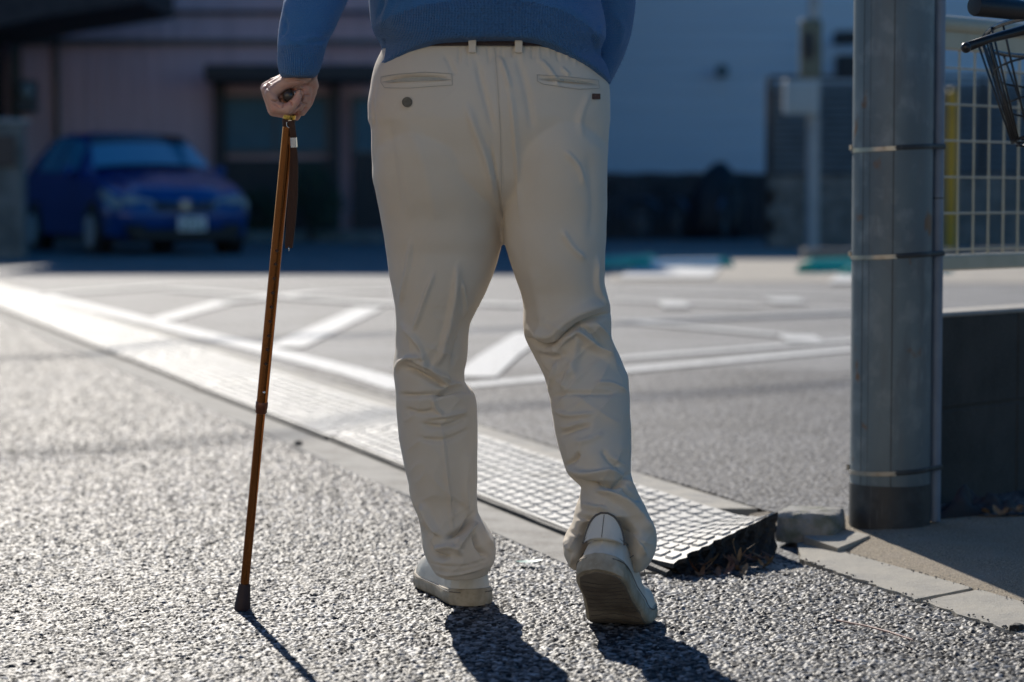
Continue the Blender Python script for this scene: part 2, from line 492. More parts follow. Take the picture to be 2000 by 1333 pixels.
# slabs on the right
def slab(poly, z, mt):
    o = MB().prism([(p[0], p[1], z) for p in poly], (0, 0, -.05)).build('kerb_slab', mt); tag(o, kind='structure')
rs_ = np.random.RandomState(5)
def rough_edge(p, q, n, amp):
    out = []
    for i in range(n):
        t = i / n; k = 0 if i == 0 else amp * rs_.randn(); d = Vector((q[0] - p[0], q[1] - p[1])); nn = Vector((-d.y, d.x)).normalized()
        out.append((p[0] + d.x * t + nn.x * k, p[1] + d.y * t + nn.y * k))
    return out
slab(rough_edge((L2(4.72), 4.74), (L2(4.262), 4.262), 30, .0035) + rough_edge((.715, 4.258), (.842, 4.385), 6, .001) + rough_edge((.842, 4.385), (S2(5.03), 5.03), 8, .0008) + rough_edge((S2(5.03), 5.03), (L2(4.72), 4.74), 6, .003), .006, M_slab)
slab(rough_edge((L2(4.245), 4.245), (L2(3.3), 3.3), 50, .0035) + [(S2(3.3), 3.3)] + rough_edge((S2(3.3), 3.3), (.852, 4.374), 6, .0005) + rough_edge((.852, 4.374), (L2(4.245), 4.245), 5, .001), .005, M_slab)
slab([(L2(3.3), 3.29), (L2(1), 1), (S2(1), 1), (S2(3.3), 3.29)], .005, M_slab)

# pavement rising from the slabs to the pole and wall
V = []; Q = []; ny, nx = 60, 24
for i in range(ny + 1):
    y = 1.0 + (5.25 - 1.0) * i / ny
    for j in range(nx + 1):
        w = 2.6 * (j / nx)**2; x = S2(y) + .003 + w
        z = .003 + .028 * min(1, w / .17)**.8 if y < 5.1 else .003 + .03 * min(1, w / .12 + (y - 5.1) * 5)
        V.append((x, y, z))
for i in range(ny):
    for j in range(nx):
        a = i * (nx + 1) + j; Q.append((a, a + 1, a + nx + 2, a + nx + 1))
tag(mobj('pavement', V, Q, M_pave, smooth=True), kind='structure')

# parking lot: displaced near part, sheet beyond
def lot_mask(X, Y): return (X > KF(Y)) & (Y > 5.17 + .12 * np.maximum(0, .62 - X)) 
parts = []
for (a, b_, dx) in ((5.15, 9.6, .0042),):
    yy = np.arange(a, b_, dx * .95)
    parts.append(patch('lot', yy, -1.2, 3.0, dx, lot_mask, .0078, 23, .0036, ZL, M_lot))
V = np.vstack([p[0] for p in parts]); off = np.cumsum([0] + [len(p[0]) for p in parts])
Q = np.vstack([p[1] + off[i] for i, p in enumerate(parts)]); T = np.concatenate([p[2] for p in parts])
tag(mobj('parking_lot', V, Q, M_lot, attrs={'tone': T}), kind='structure')
sheet('parking_lot', [(KF(9.5), 9.5), (40, 9.5), (40, 80), (KF(80), 80)], ZL - .002, M_lotfar)
sheet('lot_underlay', [(KF(5.3), 5.3), (4, 5.2), (40, 5.2), (40, 9.6), (KF(9.6), 9.6)], ZL - .012, M_lotfar)
# pale concrete apron at the back right
sheet('apron', [(G(1190, 556)[0], 19.5), (G(2000, 562)[0] + 3, 18.6), (14, 30), (1.2, 30)], ZL + .003, M_sand)

# painted white lines of the lot
M_paint = mat('road_paint', (.58, .58, .56), .7, spec=.25, noise=[(22, (.27, .27, .265), .52, .64), (3, (.52, .52, .51), .45, .7)], bump=(200, .001))
def gl(u, v): return Vector(G(u, v, ZL)[:2])
def line(pts, w, name='lane_marking'):
    P = [gl(*p) for p in pts]; V = []; Q = []
    for i, p in enumerate(P):
        t = (P[min(i + 1, len(P) - 1)] - P[max(i - 1, 0)]).normalized(); n = Vector((-t.y, t.x)) * w / 2
        V += [(p.x - n.x, p.y - n.y, ZL + .004 + line.k * .0006), (p.x + n.x, p.y + n.y, ZL + .004 + line.k * .0006)]
    line.k += 1
    for i in range(len(P) - 1): Q.append((2 * i, 2 * i + 2, 2 * i + 3, 2 * i + 1))
    tag(mobj(name, V, Q, M_paint), kind='structure')
line.k = 0
line([(-60, 553), (81, 578), (514, 684), (707, 733), (800, 762)], 0.156)       # along the kerb
line([(898, 757), (1660, 684), (1800, 672)], 0.133)                            # lower diagonal
line([(1100, 712), (1211, 702), (1660, 667), (1800, 656)], 0.117)              # upper diagonal
line([(305, 628), (446, 589)], 0.156)
line([(555, 681), (722, 603)], 0.172)
line([(925, 740), (975, 697), (1042, 652)], 0.17)
line([(1215, 629), (1530, 657)], 0.125)
line([(1249, 630), (1660, 612), (1800, 607)], 0.117)
line([(1530, 664), (1600, 664)], 0.450)
line([(1185, 570), (1656, 581), (1800, 585)], 0.125)
line([(81, 578), (324, 560), (620, 553), (760, 556)], 0.156)
line([(330, 567), (604, 586), (780, 598)], 0.172)
line([(440, 592), (620, 574), (770, 570)], 0.156)
line([(930, 596), (1030, 600)], 0.234)
line([(1500, 590), (1566, 590)], 0.700)
line([(1290, 598), (1342, 598)], 0.700)
line([(1195, 588), (1480, 600)], 0.156)
P = [gl(*q) for q in ((1208, 546), (1390, 546), (1408, 527), (1240, 521))]  # white ground patches painted in for the glare on the wheel stops
tag(mobj('glare_patch', [(p.x, p.y, ZL + .016) for p in P], [(0, 1, 2, 3)], M_paint), kind='structure')
P = [gl(*q) for q in ((1618, 556), (1760, 556), (1760, 532), (1650, 528))]
tag(mobj('glare_patch', [(p.x, p.y, ZL + .016) for p in P], [(0, 1, 2, 3)], M_paint), kind='structure')

# ================================================================== rubber step mats
M_mat = mat('mat_rubber', (.42, .41, .375), .58, spec=.3, noise=[(7, (.27, .255, .22), .5, .68), (25, (.54, .52, .48), .45, .7), (300, (.58, .56, .52), .5, .72)], bump=(500, .0008))
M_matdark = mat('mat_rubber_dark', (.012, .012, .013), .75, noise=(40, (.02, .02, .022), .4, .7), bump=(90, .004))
def step_mat(y0, y1, label, lift=False, seed=0):
    """pads in staggered rows on a thin sloping sheet; y0 nearest end"""
    r_ = random.Random(seed); d = Vector((-.328, 1)).normalized(); a = Vector((d.y, -d.x))
    o0 = Vector((MN(y0), y0)); L = (y1 - y0) / d.y; W = .37 * a.x
    yaw = r_.uniform(-.004, .004)
    def surf(s, w):
        """s along from the near end, w across: 3d point on top"""
        p = o0 + d * s + a * (w + yaw * s)
        z = .014 + (ZL + .004 - .014) * (w / W)
        if lift:
            q = max(0, 1 - s / .55)
            k = (w / W)
            z += q * q * (3 - 2 * q) * .038 * k**.62 + q**3 * .013
            # curled end leans back inwards
            p = p + Vector((-.108, .16)) * (q**2 * k**1.1)
        z += .0016 * math.sin(s * 3 + seed) * (w / W)
        return Vector((p.x, p.y, z))
    root = MB(); nS = max(20, int(L / .035)); nW = 24 if lift else 12; T_ = .009
    if lift: nS = 90
    V = []; Q = []
    for i in range(nS + 1):
        for j in range(nW + 1):
            s_, w_ = L * i / nS, W * j / nW
            if lift and i == 0:
                s_ += .012 * math.sin(j * 2.3) + .007 * math.sin(j * 5.1)
            V.append(surf(s_, w_))
    n1 = len(V); V += [v - Vector((0, 0, T_)) for v in V]
    st = nW + 1
    for i in range(nS):
        for j in range(nW):
            b = i * st + j; Q.append((b, b + 1, b + st + 1, b + st)); b += n1; Q.append((b, b + st, b + st + 1, b + 1))
    for i in range(nS):
        for j in (0, nW):
            b = i * st + j; q = (b, b + st, b + st + n1, b + n1); Q.append(q if j == 0 else q[::-1])
    for i in (0, nS):
        for j in range(nW):
            b = i * st + j; q = (b, b + n1, b + n1 + 1, b + 1); Q.append(q if i == 0 else q[::-1])
    topq = [q for q in Q if all(i < n1 for i in q)]; root.add(V[:n1], topq)
    base = MB().add([v - Vector((0, 0, .0006)) if i < n1 else v for i, v in enumerate(V)], [q for q in Q if not all(i < n1 for i in q)])
    pitch, rowp = .0655, W / 9.3
    for r in range(9):
        w0 = (r + .65) * rowp; s0 = (.0 if r % 2 == 0 else pitch / 2) + .02
        while s0 + .05 < L:
            hw, hl, h = rowp * .415, .0275, .0046
            if hl * 0 + s0 > 0:
                c = [(-hl, -hw * .6), (-hl * .75, -hw), (hl * .75, -hw), (hl, -hw * .6), (hl, hw * .6), (hl * .75, hw), (-hl * .75, hw), (-hl, hw * .6)]
                sc = s0 + .025
                js, jw, jk = r_.uniform(-.0016, .0016), r_.uniform(-.0013, .0013), r_.uniform(.9, 1.03)
                c = [(p[0] * jk + js, p[1] * jk + jw) for p in c]; h *= r_.uniform(.75, 1.1)
                P0 = [surf(min(max(sc + p[0], 0), L), w0 + p[1]) for p in c]
                P1 = [surf(min(max(sc + p[0] * .86, 0), L), w0 + p[1] * .84) + Vector((0, 0, h)) for p in c]
                b = 8
                root.add(P0 + P1, [tuple(range(8, 16))] + [(k, (k + 1) % 8, (k + 1) % 8 + 8, k + 8) for k in range(8)])
            s0 += pitch
    e = empty('rubber_step_mat', (o0.x, o0.y, 0), 0, label, 'floor mat', 'rubber step mats laid along the kerb')
    root.build('tread_sheet', M_mat, e); base.build('mat_base', M_matdark, e)
    # dark tube on the road side, drawn in as the shadow under the edge
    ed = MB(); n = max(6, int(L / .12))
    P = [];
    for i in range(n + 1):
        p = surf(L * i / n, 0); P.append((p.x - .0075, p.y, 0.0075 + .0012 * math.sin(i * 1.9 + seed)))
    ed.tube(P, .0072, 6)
    ed.build('edge_shadow', M_matdark, e)
    if lift:
        # ragged underside hanging down from the lifted torn end to the ground
        sk = MB(); V = []; Q = []; n = 46; m = 8
        for i in range(n + 1):
            w = W * i / n
            top = surf(.004 + .012 * math.sin(w / W * 24 * 2.3) , w) - Vector((0, 0, .004))
            foot = Vector(G(1338 + 182 * (i / n), 1131 - 36 * (i / n)**1.2, 0))
            for j in range(m + 1):
                t = j / m; p = top.lerp(foot, t)
                p.y += math.sin(t * math.pi) * .02 + .006 * math.sin(i * .9 + j * 1.3) * math.sin(t * math.pi)
                p.x += .005 * math.sin(i * 1.7 + j * 2.1) * t * (1 - t) * 4 + (.004 * math.sin(j * 2.2) if i == n else 0)
                V.append(p)
        for i in range(n):
            for j in range(m):
                a_ = i * (m + 1) + j; Q.append((a_, a_ + 1, a_ + m + 2, a_ + m + 1))
        b0 = len(V)
        V += [v + Vector((-.003, .03, 0)) for v in V]
        for i in range(n):
            for j in range(m):
                a_ = b0 + i * (m + 1) + j; Q.append((a_, a_ + m + 1, a_ + m + 2, a_ + 1))
        for j in range(m):
            for i in (0, n):
                a_ = i * (m + 1) + j; Q.append((a_, a_ + 1, a_ + 1 + b0, a_ + b0))
        sk.add(V, Q); sk.build('torn_end', M_matdark, e)
    return e
ends = [4.53, 7.10, 9.05, 10.58, 12.9, 15.6, 18.6, 22.0]
labs = ['studded rubber step mat nearest the camera with its torn black end curled up',
        'studded rubber step mat just beyond the one with the torn end, left of the man',
        'third rubber step mat counted from the torn black end',
        'fourth rubber step mat counted from the torn black end',
        'fifth rubber step mat counted from the torn black end, at the left edge',
        'blurred rubber step mat sixth from the torn end beside the white line',
        'blurred rubber step mat farthest away at the left edge of the photo']
for i in range(7):
    step_mat(ends[i] + .006, ends[i + 1] - .006, labs[i], lift=(i == 0), seed=i)

# ================================================================== BACKGROUND BUILDINGS
M_pink = mat('pink_siding', (.74, .50, .53), .75, noise=[((6, 6, .5), (.64, .43, .46), .4, .7)], bump=[((9, 9, .1), .02)])
M_white = mat('white_siding', (.72, .80, .86), .6, noise=[((.5, .5, 3), (.66, .75, .82), .35, .7)])
M_trimdark = mat('dark_trim', (.035, .03, .032), .6, noise=(8, (.05, .045, .045), .4, .7))
M_glass = mat('window_glass', (.03, .14, .20), .15, spec=.08, noise=(2, (.04, .17, .24), .4, .7))
M_frame = mat('window_frame', (.12, .115, .11), .5, noise=(12, (.09, .085, .08), .4, .7))
M_block = mat('block_wall', (.22, .215, .20), .9, noise=[(6, (.13, .13, .12), .4, .65)], bump=[(120, .003)])
M_metalgrey = mat('grey_metal', (.42, .43, .44), .5, metal=.3, noise=(10, (.33, .34, .35), .4, .7))
M_roofd = mat('roof_dark', (.05, .042, .045), .8, noise=(6, (.03, .026, .028), .4, .7), bump=(30, .01))

# --- pink house on the left
h = empty('pink_house', (-3.5, 38, 0), 0, 'pinkish grey house with vertical siding behind the blue car', 'house')
b = MB(); x0, x1, y0 = -7.95, 1.0, 38.0
b.box(((x0 - 2.9) / 2, y0 + 4.5, 4.75), (-2.9 - x0, 9, 9.5)); b.box(((x1 - 2.9) / 2, y0 + 4.6, 3.3), (x1 + 2.9, 8.8, 6.6))
k = x0 + .1
while k < x1 - .05:                      # siding ribs
    hh_ = 9.1 if k < -2.9 else 6.3; b.box((k, y0 - .012 + (0 if k < -2.9 else .2), .35 + hh_ / 2), (.05, .014, hh_)); k += .24
b.build('wall', M_pink, h)
MB().prism([(x0 - .5, y0 - .55, 9.5), (-2.5, y0 - .55, 9.5), (-2.5, y0 - .55, 9.75), (x0 - .5, y0 - .55, 9.75)], (0, 10.2, 0)).build('roof', M_roofd, h)
MB().prism([(-2.88, y0 - .4, 6.6), (x1 + .4, y0 - .4, 6.6), (x1 + .4, y0 - .4, 6.8), (-2.88, y0 - .4, 6.8)], (0, 9.6, 0)).build('roof', M_roofd, h)
cz = PX(0, 150, 37.4)[2]
MB().box((PX(575, 150, 37.4)[0], 37.45, cz + .02), (2.62, 1.1, .26), bev=.03).build('canopy', M_trimdark, h)
MB().box((-7.75, 37.93, 5.0), (.16, .12, 9.4)).box((-4.2, 37.94, PX(0, 85, 38)[2]), (7.0, .08, .09)).box((-7.1, 37.94, 2.0), (.07, .08, 2.4)).build('drainpipe', M_frame, h)
MB().box((-4.4, 37.95, PX(0, 28, 38)[2]), (7.4, .06, .06)).build('cable', M_trimdark, h)
def window(parent, u0, u1, v0, v1, y, dep=.06, fr=M_frame, mull=2):
    a = PX(u0, v0, y); c = PX(u1, v1, y); w = c[0] - a[0]; hh = a[2] - c[2]; cx = (a[0] + c[0]) / 2; zz = (a[2] + c[2]) / 2; t = .07
    f = MB().box((cx, y - dep / 2 - .03, a[2]), (w + t, dep + .04, t)).box((cx, y - dep / 2 - .03, c[2]), (w + t, dep + .04, t)) \
        .box((a[0], y - dep / 2 - .03, zz), (t, dep + .036, hh - t)).box((c[0], y - dep / 2 - .03, zz), (t, dep + .036, hh - t))
    for i in range(1, mull): f.box((a[0] + w * i / mull, y - dep / 2 - .02, zz), (t * .7, dep, hh - t))
    fo = f.build('window', fr, parent)
    MB().box((cx, y - .035, zz), (w - t * .9, .02, hh - t * .9)).build('pane', M_glass, fo)
window(h, 440, 642, 192, 298, 38.0)
window(h, 692, 752, 192, 300, 38.0, mull=1)
window(h, 900, 1010, 192, 300, 38.0)
# dark entrance + lower dark cladding
d = MB(); a = PX(690, 302, 37.95); c = PX(756, 447, 37.95); d.box(((a[0] + c[0]) / 2, 37.93, (a[2] + c[2]) / 2), (c[0] - a[0], .1, a[2] - c[2]), bev=.01)
dd = d.build('door', M_trimdark, h); MB().ball((c[0] - .1, 37.86, (a[2] + c[2]) / 2), .035).build('handle', M_metalgrey, dd)
a = PX(438, 308, 37.9); c = PX(652, 455, 37.9)
MB().box(((a[0] + c[0]) / 2, 37.94, (a[2] + c[2]) / 2 - .08), (c[0] - a[0], .1, a[2] - c[2] + .1)).build('cladding', M_trimdark, h)
MB().box((PX(432, 0, 37.9)[0], 37.86, 1.30), (.16, .2, 2.54)).build('post', M_trimdark, h); MB().box((PX(656, 0, 37.9)[0], 37.86, 1.30), (.12, .2, 2.54)).build('post', M_trimdark, h)
MB().box((-3.6, 37.3, .1), (6.5, 1.3, .2), bev=.02).build('step', M_block, h)
a = PX(57, 190, 37.8)
mt_ = MB().box((a[0], 37.8, a[2]), (.30, .28, .50), bev=.02).build('meter_box', mat('meter_grey', (.10, .12, .14), .5), h)
MB().ball((a[0] + .02, 37.64, a[2] + .08), (.10, .05, .11)).build('meter_dial', mat('meter_glass', (.25, .36, .42), .25, spec=.8), mt_)
# shrubs and clutter before the house
M_leafd = mat('leaf_dark', (.03, .05, .025), .6, noise=(20, (.05, .07, .03), .4, .7))
def shrub(x, y, hgt, rad, label, n=900, seed=1, nm='shrub', group=None):
    r_ = random.Random(seed); e = empty(nm, (x, y, 0), 0, label, 'shrub', group)
    st = MB()
    for i in range(7):
        an = r_.uniform(0, 6.28); q = rad * r_.uniform(.2, .8)
        st.tube([(x, y, 0), (x + q * .4 * math.cos(an), y + q * .4 * math.sin(an), hgt * .45), (x + q * math.cos(an), y + q * math.sin(an), hgt * .85)], [.022, .014, .005], 5)
    st.build('stem', M_trimdark, e)
    V = []; Q = []
    cl = [(r_.uniform(-1, 1) * rad * .6, r_.uniform(-1, 1) * rad * .6, r_.uniform(.25, .85) * hgt, r_.uniform(.25, .5) * rad) for _ in range(11)]
    for i in range(n):
        c_ = r_.choice(cl); v = Vector((r_.gauss(0, 1), r_.gauss(0, 1), r_.gauss(0, 1))).normalized() * c_[3] * r_.random()**.4
        p = Vector((x + c_[0], y + c_[1], c_[2])) + v; p.z = max(p.z, .04); s_ = r_.uniform(.03, .06)
        a_ = Vector((r_.gauss(0, 1), r_.gauss(0, 1), r_.gauss(0, 1))).normalized() * s_; b_ = a_.orthogonal().normalized() * s_ * .45
        k_ = len(V); V += [p - a_, p + b_, p + a_, p - b_]; Q.append((k_, k_ + 1, k_ + 2, k_ + 3))
    mobj('foliage', V, Q, M_leafd, e)
shrub(-3.05, 36.6, 1.25, .6, 'dark shrub right of the blue car under the house window', seed=4)
shrub(-3.9, 36.9, .9, .5, 'low dark shrub hidden half behind the blue car', seed=5)

# --- neighbouring dark house at far left with its eave
h = empty('dark_house', (-11, 34, 0), 0, 'dark house at the top left with a low black eave', 'house')
MB().box((-12.6, 38, 3.2), (9.2, 8, 6.4)).build('wall', M_trimdark, h)
MB().prism([(-16.5, 32.6, 2.2), (-6.95, 32.6, 2.98), (-6.3, 32.6, 3.12), (-4.95, 32.6, 3.32), (-4.95, 32.6, 3.62), (-8.4, 32.6, 6.4), (-16.5, 32.6, 8.2)], (0, 3.0, 0)).build('roof', M_roofd, h)
MB().box((-7.42, 33.6, 1.4), (.14, .5, 2.8)).build('post', M_trimdark, h)
# low grey gate wall at the left edge
h = empty('boundary_wall', (-6.3, 26.5, 0), 0, 'low grey block wall at the left edge beside the blue car', 'wall')
MB().box((-7.3, 26.7, .76), (3.86, .22, 1.52), bev=.01).build('wall_face', M_block, h)
MB().box((-7.3, 26.7, 1.545), (3.95, .3, .05), bev=.01).build('coping', mat('coping', (.35, .36, .36), .8, bump=(80, .002)), h)
MB().box((-5.62, 26.56, 1.22), (.36, .06, .34), bev=.01).build('sign_plate', mat('plate_brown', (.07, .05, .045), .5), h)

# --- pale siding building on the right
h = empty('white_building', (7, 46, 0), 0, 'large pale blue white building with horizontal siding behind the lot', 'building')
b = MB(); b.prism([(1.0, 46.2, 0), (14.5, 43.8, 0), (14.5, 43.8, 10.0), (1.0, 46.2, 10.0)], (.8, 9, 0))
z = .3
dr = Vector((13.5, -2.4, 0)); 
while z < 9.9:
    p = Vector((1.0, 46.18, z)); q = p + dr
    b.prism([p, q, q + Vector((0, 0, .012)), p + Vector((0, 0, .012))], (-.003, -.02, 0)); z += .3
b.build('wall', M_white, h)
MB().prism([(.8, 45.9, 10.0), (14.8, 43.3, 10.0), (14.8, 43.3, 10.2), (.8, 45.9, 10.2)], (.8, 9.6, 0)).build('roof', M_roofd, h)
a = PX(1408, 141, 45.45); v_ = MB().ball((a[0], 45.42, a[2]), (.13, .09, .13), 14, 8)
v_.box((a[0], 45.33, a[2] - .05), (.2, .06, .1), bev=.02).build('vent', mat('vent_grey', (.16, .19, .19), .5), h)
# vents near the post, right
for (u, v0, v1) in ((1652, 62, 88), (1656, 108, 150)):
    a = PX(u, v0, 44.2); c = PX(u, v1, 44.2)
    MB().box((a[0], 44.55, (a[2] + c[2]) / 2), (.40, .5, a[2] - c[2]), bev=.03).build('cooling_unit', M_trimdark, h)

# --- louvred screen on a block wall
h = empty('louvre_screen', (6, 33, 0), 0, 'dark louvred screen on a grey block base right of the parked bicycles', 'screen')
x0, x1 = 3.49, 9.4; zt, zb = 2.32, 1.04
b = MB(); z = zb + .04
while z < zt - .03:
    b.box(((x0 + x1) / 2, 33.0, z), (x1 - x0 - .1, .012, .085), rot=(R(-38), 0, 0)); z += .088
b.build('louvre', mat('louvre_dark', (.17, .19, .20), .5, noise=(5, (.13, .145, .155), .4, .7)), h)
fr = MB().box(((x0 + x1) / 2, 33, zt + .015), (x1 - x0, .08, .05)).box(((x0 + x1) / 2, 33, zb - .015), (x1 - x0, .08, .05))
for x in (x0, 4.9, 6.4, 7.9, x1): fr.box((x, 33, (zt + zb) / 2), (.07, .085, zt - zb))
fr.build('frame', M_trimdark, h)
b = MB()
for i in range(5):
    for j in range(15):
        b.box((x0 + .2 + j * .4 + (.2 if i % 2 else 0), 33.05, .10 + i * .2), (.392, .15, .192), bev=.006)
b.box(((x0 + x1) / 2 + .1, 33.06, .5), (x1 - x0, .1, .99)).build('block_base', M_block, h)
MB().box(((x0 + x1) / 2, 33.4, 1.1), (x1 - x0, .02, 2.2)).build('back_panel', M_trimdark, h)

# --- dark low fence behind the bicycles
h = empty('board_fence', (2.7, 39.5, 0), 0, 'low black board fence below the pale building', 'fence')
b = MB(); x = .6
while x < 4.6: b.box((x, 39.6, .55 + .01 * math.sin(x * 9)), (.135, .03, 1.1)); x += .14
b.box((2.6, 39.65, .95), (4.1, .05, .07)).box((2.6, 39.65, .25), (4.1, .05, .07)).build('boards', M_trimdark, h)
# pale low kerb in front of the louvre wall
tag(MB().box((5.6, 26.3, .09), (4.9, .42, .12), bev=.015).build('raised_kerb', M_block), 'grey raised concrete kerb in front of the louvred screen', 'kerb')

# --- utility post with box
e = empty('service_pole', (3.85, 31, 0), 0, 'grey service pole with a pale box standing before the louvred screen', 'pole')
MB().tube([(3.85, 31, 0), (3.85, 31, 1.7)], .085, 16).tube([(3.85, 31, 1.7), (3.85, 31, 4.2)], .075, 16).build('post', M_metalgrey, e, autos=R(40))
a = PX(1562, 192, 30.85)
bx = MB().box((a[0], 30.82, a[2]), (.44, .22, .44), bev=.02).build('meter_box', mat('box_pale', (.50, .53, .53), .5), e)
MB().box((a[0], 30.69, a[2]), (.30, .02, .30), bev=.005).build('door', mat('box_pale2', (.44, .47, .47), .5), bx)
a = PX(1580, 98, 30.9)
bx = MB().box((a[0], 30.88, a[2]), (.27, .2, .74), bev=.03).build('cabinet', mat('olive_metal', (.17, .17, .12), .5, noise=(6, (.12, .12, .08), .4, .7)), e)
MB().ball((a[0] - .04, 30.79, a[2] + .03), (.085, .04, .2)).build('dark_cover', M_trimdark, bx)

# --- yellow post seen through the mesh fence
e = empty('yellow_post', (PX(1856, 0, 30)[0], 30, 0), 0, 'yellow post seen blurred through the mesh fence right of the grey pole', 'post')
x = PX(1856, 0, 30)[0]
MB().tube([(x, 30, 0), (x, 30, 2.0)], .065, 16).ball((x, 30, 2.0), (.065, .065, .05)).build('post', mat('yellow_paint', (.60, .33, .015), .5, noise=(9, (.45, .25, .015), .5, .7)), e, autos=R(40))

# --- parked bicycles (dark, far)
M_bk = mat('bicycle_dark', (.02, .022, .03), .4, spec=.6)
M_bkb = mat('bicycle_blue', (.05, .10, .17), .35, spec=.6)
M_tyre = mat('tyre_rubber', (.02, .02, .02), .8, bump=(80, .002))
def wheel_ring(m, c, r, t, ax=(1, 0, 0), n=28, k=6):
    ax = Vector(ax).normalized(); u = ax.orthogonal().normalized(); v = ax.cross(u)
    P = [Vector(c) + (u * math.cos(2 * math.pi * i / n) + v * math.sin(2 * math.pi * i / n)) * r for i in range(n + 1)]
    m.tube(P, t, k, cap=False)
def far_bicycle():
    e = empty('parked_bicycle', (0, 0, 0), 0, 'x', 'bicycle', 'bicycles parked in front of the board fence')
    for y in (0, 1.05):
        w = MB(); wheel_ring(w, (0, y, .33), .315, .022); wo_ = w.build('wheel', M_tyre, e, local=True)
        s_ = MB()
        for i in range(14):
            an = i * math.pi / 7; s_.tube([(0, y, .33), (0, y + .3 * math.cos(an), .33 + .3 * math.sin(an))], .003, 4)
        s_.build('spokes', M_metalgrey, wo_, local=True)
        f = MB(); f.tube([(0, y + .36 * math.cos(a_), .33 + .36 * math.sin(a_)) for a_ in np.linspace(.2, 2.6, 12)], .03, 6, flat=.5)
        f.build('mudguard', M_bkb, e, local=True)
    f = MB()
    for p, q in (((0, 1.05, .33), (0, .62, .28)), ((0, .62, .28), (0, .50, .80)), ((0, .55, .7), (0, .12, .75)), ((0, .62, .28), (0, .12, .68)), ((0, 1.05, .33), (0, .55, .65)), ((0, 0, .33), (0, .12, .98))):
        f.tube([p, q], .017, 8)
    f.build('frame', M_bk, e, local=True)
    MB().tube([(-.28, .28, 1.02), (-.1, .12, 1.04), (.1, .12, 1.04), (.28, .28, 1.02)], .013, 8).build('handlebar', M_bk, e, local=True)
    MB().box((0, .52, .85), (.17, .26, .07), bev=.03).build('saddle', M_tyre, e, local=True)
    bk = MB()
    for z, s_ in ((.98, 1), (.86, .92), (.74, .84)):
        a_, c_ = .19 * s_, .15 * s_
        bk.tube([(-a_, -.15 - c_, z), (a_, -.15 - c_, z), (a_, -.15 + c_, z), (-a_, -.15 + c_, z), (-a_, -.15 - c_, z)], .006, 5)
    for i in range(6):
        t = -1 + 2 * i / 5
        for c_ in (-1, 1): bk.tube([(t * .19, -.15 + c_ * .15, .98), (t * .16, -.15 + c_ * .126, .74)], .004, 4)
    bk.build('basket', M_bk, e, local=True)
    return e
def copy_tree(o, parent=None):
    c = o.copy(); SC.collection.objects.link(c)
    if parent is not None: c.parent = parent
    for ch in list(o.children): copy_tree(ch, c)
    return c
fb = far_bicycle()
sp = [(2.05, 38.3, R(64), 'blurred dark bicycle nearest the man among those by the board fence'),
      (2.62, 38.5, R(28), 'blurred dark bicycle with a round blue mudguard in the middle of the row'),
      (3.38, 38.4, R(-20), 'blurred dark bicycle at the right end of the row next to the block wall')]
for i, (x, y, a, l) in enumerate(sp):
    o = fb if i == 0 else copy_tree(fb)
    o.location = (x, y, 0); o.rotation_euler = (0, 0, a); o['label'] = l
# covered scooter mass
h = empty('covered_scooter', (3.1, 39.0, 0), 0, 'black covered scooter behind the bicycles at the right end', 'scooter')
for (x0_, w_) in ((3.25, .75), ):
    A = []
    for i, (z, sx_, sy_) in enumerate(((.02, .42, .30), (.3, .45, .33), (.7, .43, .30), (.95, .33, .22), (1.15, .2, .15), (1.27, .07, .06))):
        th = np.linspace(0, 2 * math.pi, 40, endpoint=False)
        rr = 1 + .05 * np.sin(th * 9 + i) + .03 * np.sin(th * 17)
        A.append(np.stack([x0_ + sx_ * rr * np.cos(th) + .02 * i, 39.0 + sy_ * rr * np.sin(th), np.full(40, z)], -1))
    V, Q = rings(np.array(A)); mobj('cover', V, Q, mat('cover_black', (.018, .018, .024), .5, bump=(9, .03)), h, smooth=True)
    w = MB(); wheel_ring(w, (2.95, 38.95, .24), .2, .045, ax=(0, 1, 0)); w.build('wheel', M_tyre, h)

# ================================================================== wheel stops
M_teal = mat('teal_paint', (.015, .36, .26), .4, noise=(14, (.02, .42, .32), .4, .7))
M_wst = mat('white_paint', (.78, .80, .80), .45, noise=(12, (.65, .68, .68), .5, .75))
def stop(p, q, r, label, ends_=.22, white=True):
    """half round bar with coloured end sections"""
    p = Vector(p); q = Vector(q); d = (q - p); L = d.length; d /= L; n_ = Vector((-d.y, d.x, 0))
    e = empty('wheel_stop', tuple((p + q) / 2), 0, label, 'wheel stop', 'painted wheel stops in the parking bays')
    def seg(a, b_, s0, s1):
        m = 12; V = []; Q = []
        st = [(a, s0), (a + .02, s1 if s0 < s1 else s0), (b_ - .02, s0 if s1 < s0 else s1), (b_, s1)]
        st = [(a, s0), (b_, s1)] if abs(s0 - s1) < .01 else [(a, s0), ((a + b_) / 2, max(s0, s1)), (b_, s1)]
        for t, s_ in st:
            for i in range(m + 1):
                an = math.pi * i / m; V.append(p + d * t + n_ * (r * 1.15 * math.cos(an) * s_) + Vector((0, 0, r * 1.25 * math.sin(an) * s_)))
        for k in range(len(st) - 1):
            for i in range(m): a_ = k * (m + 1) + i; Q.append((a_, a_ + 1, a_ + m + 2, a_ + m + 1))
        Q.append(tuple(range(m + 1))); Q.append(tuple(range((len(st) - 1) * (m + 1), len(st) * (m + 1)))[::-1])
        return MB().add(V, Q)
    seg(0, ends_, .8, 1).build('end_cap', M_teal, e, autos=R(50)); seg(L - ends_, L, 1, .8).build('end_cap', M_teal, e, autos=R(50))
    seg(ends_ + .002, L - ends_ - .002, 1, 1).build('bar', M_wst if white else M_teal, e, autos=R(50))
g = lambda u, v: G(u, v, ZL)
stop(g(1160, 524), g(1275, 516), .085, 'teal wheel stop partly hidden behind the man and the white one', white=False)
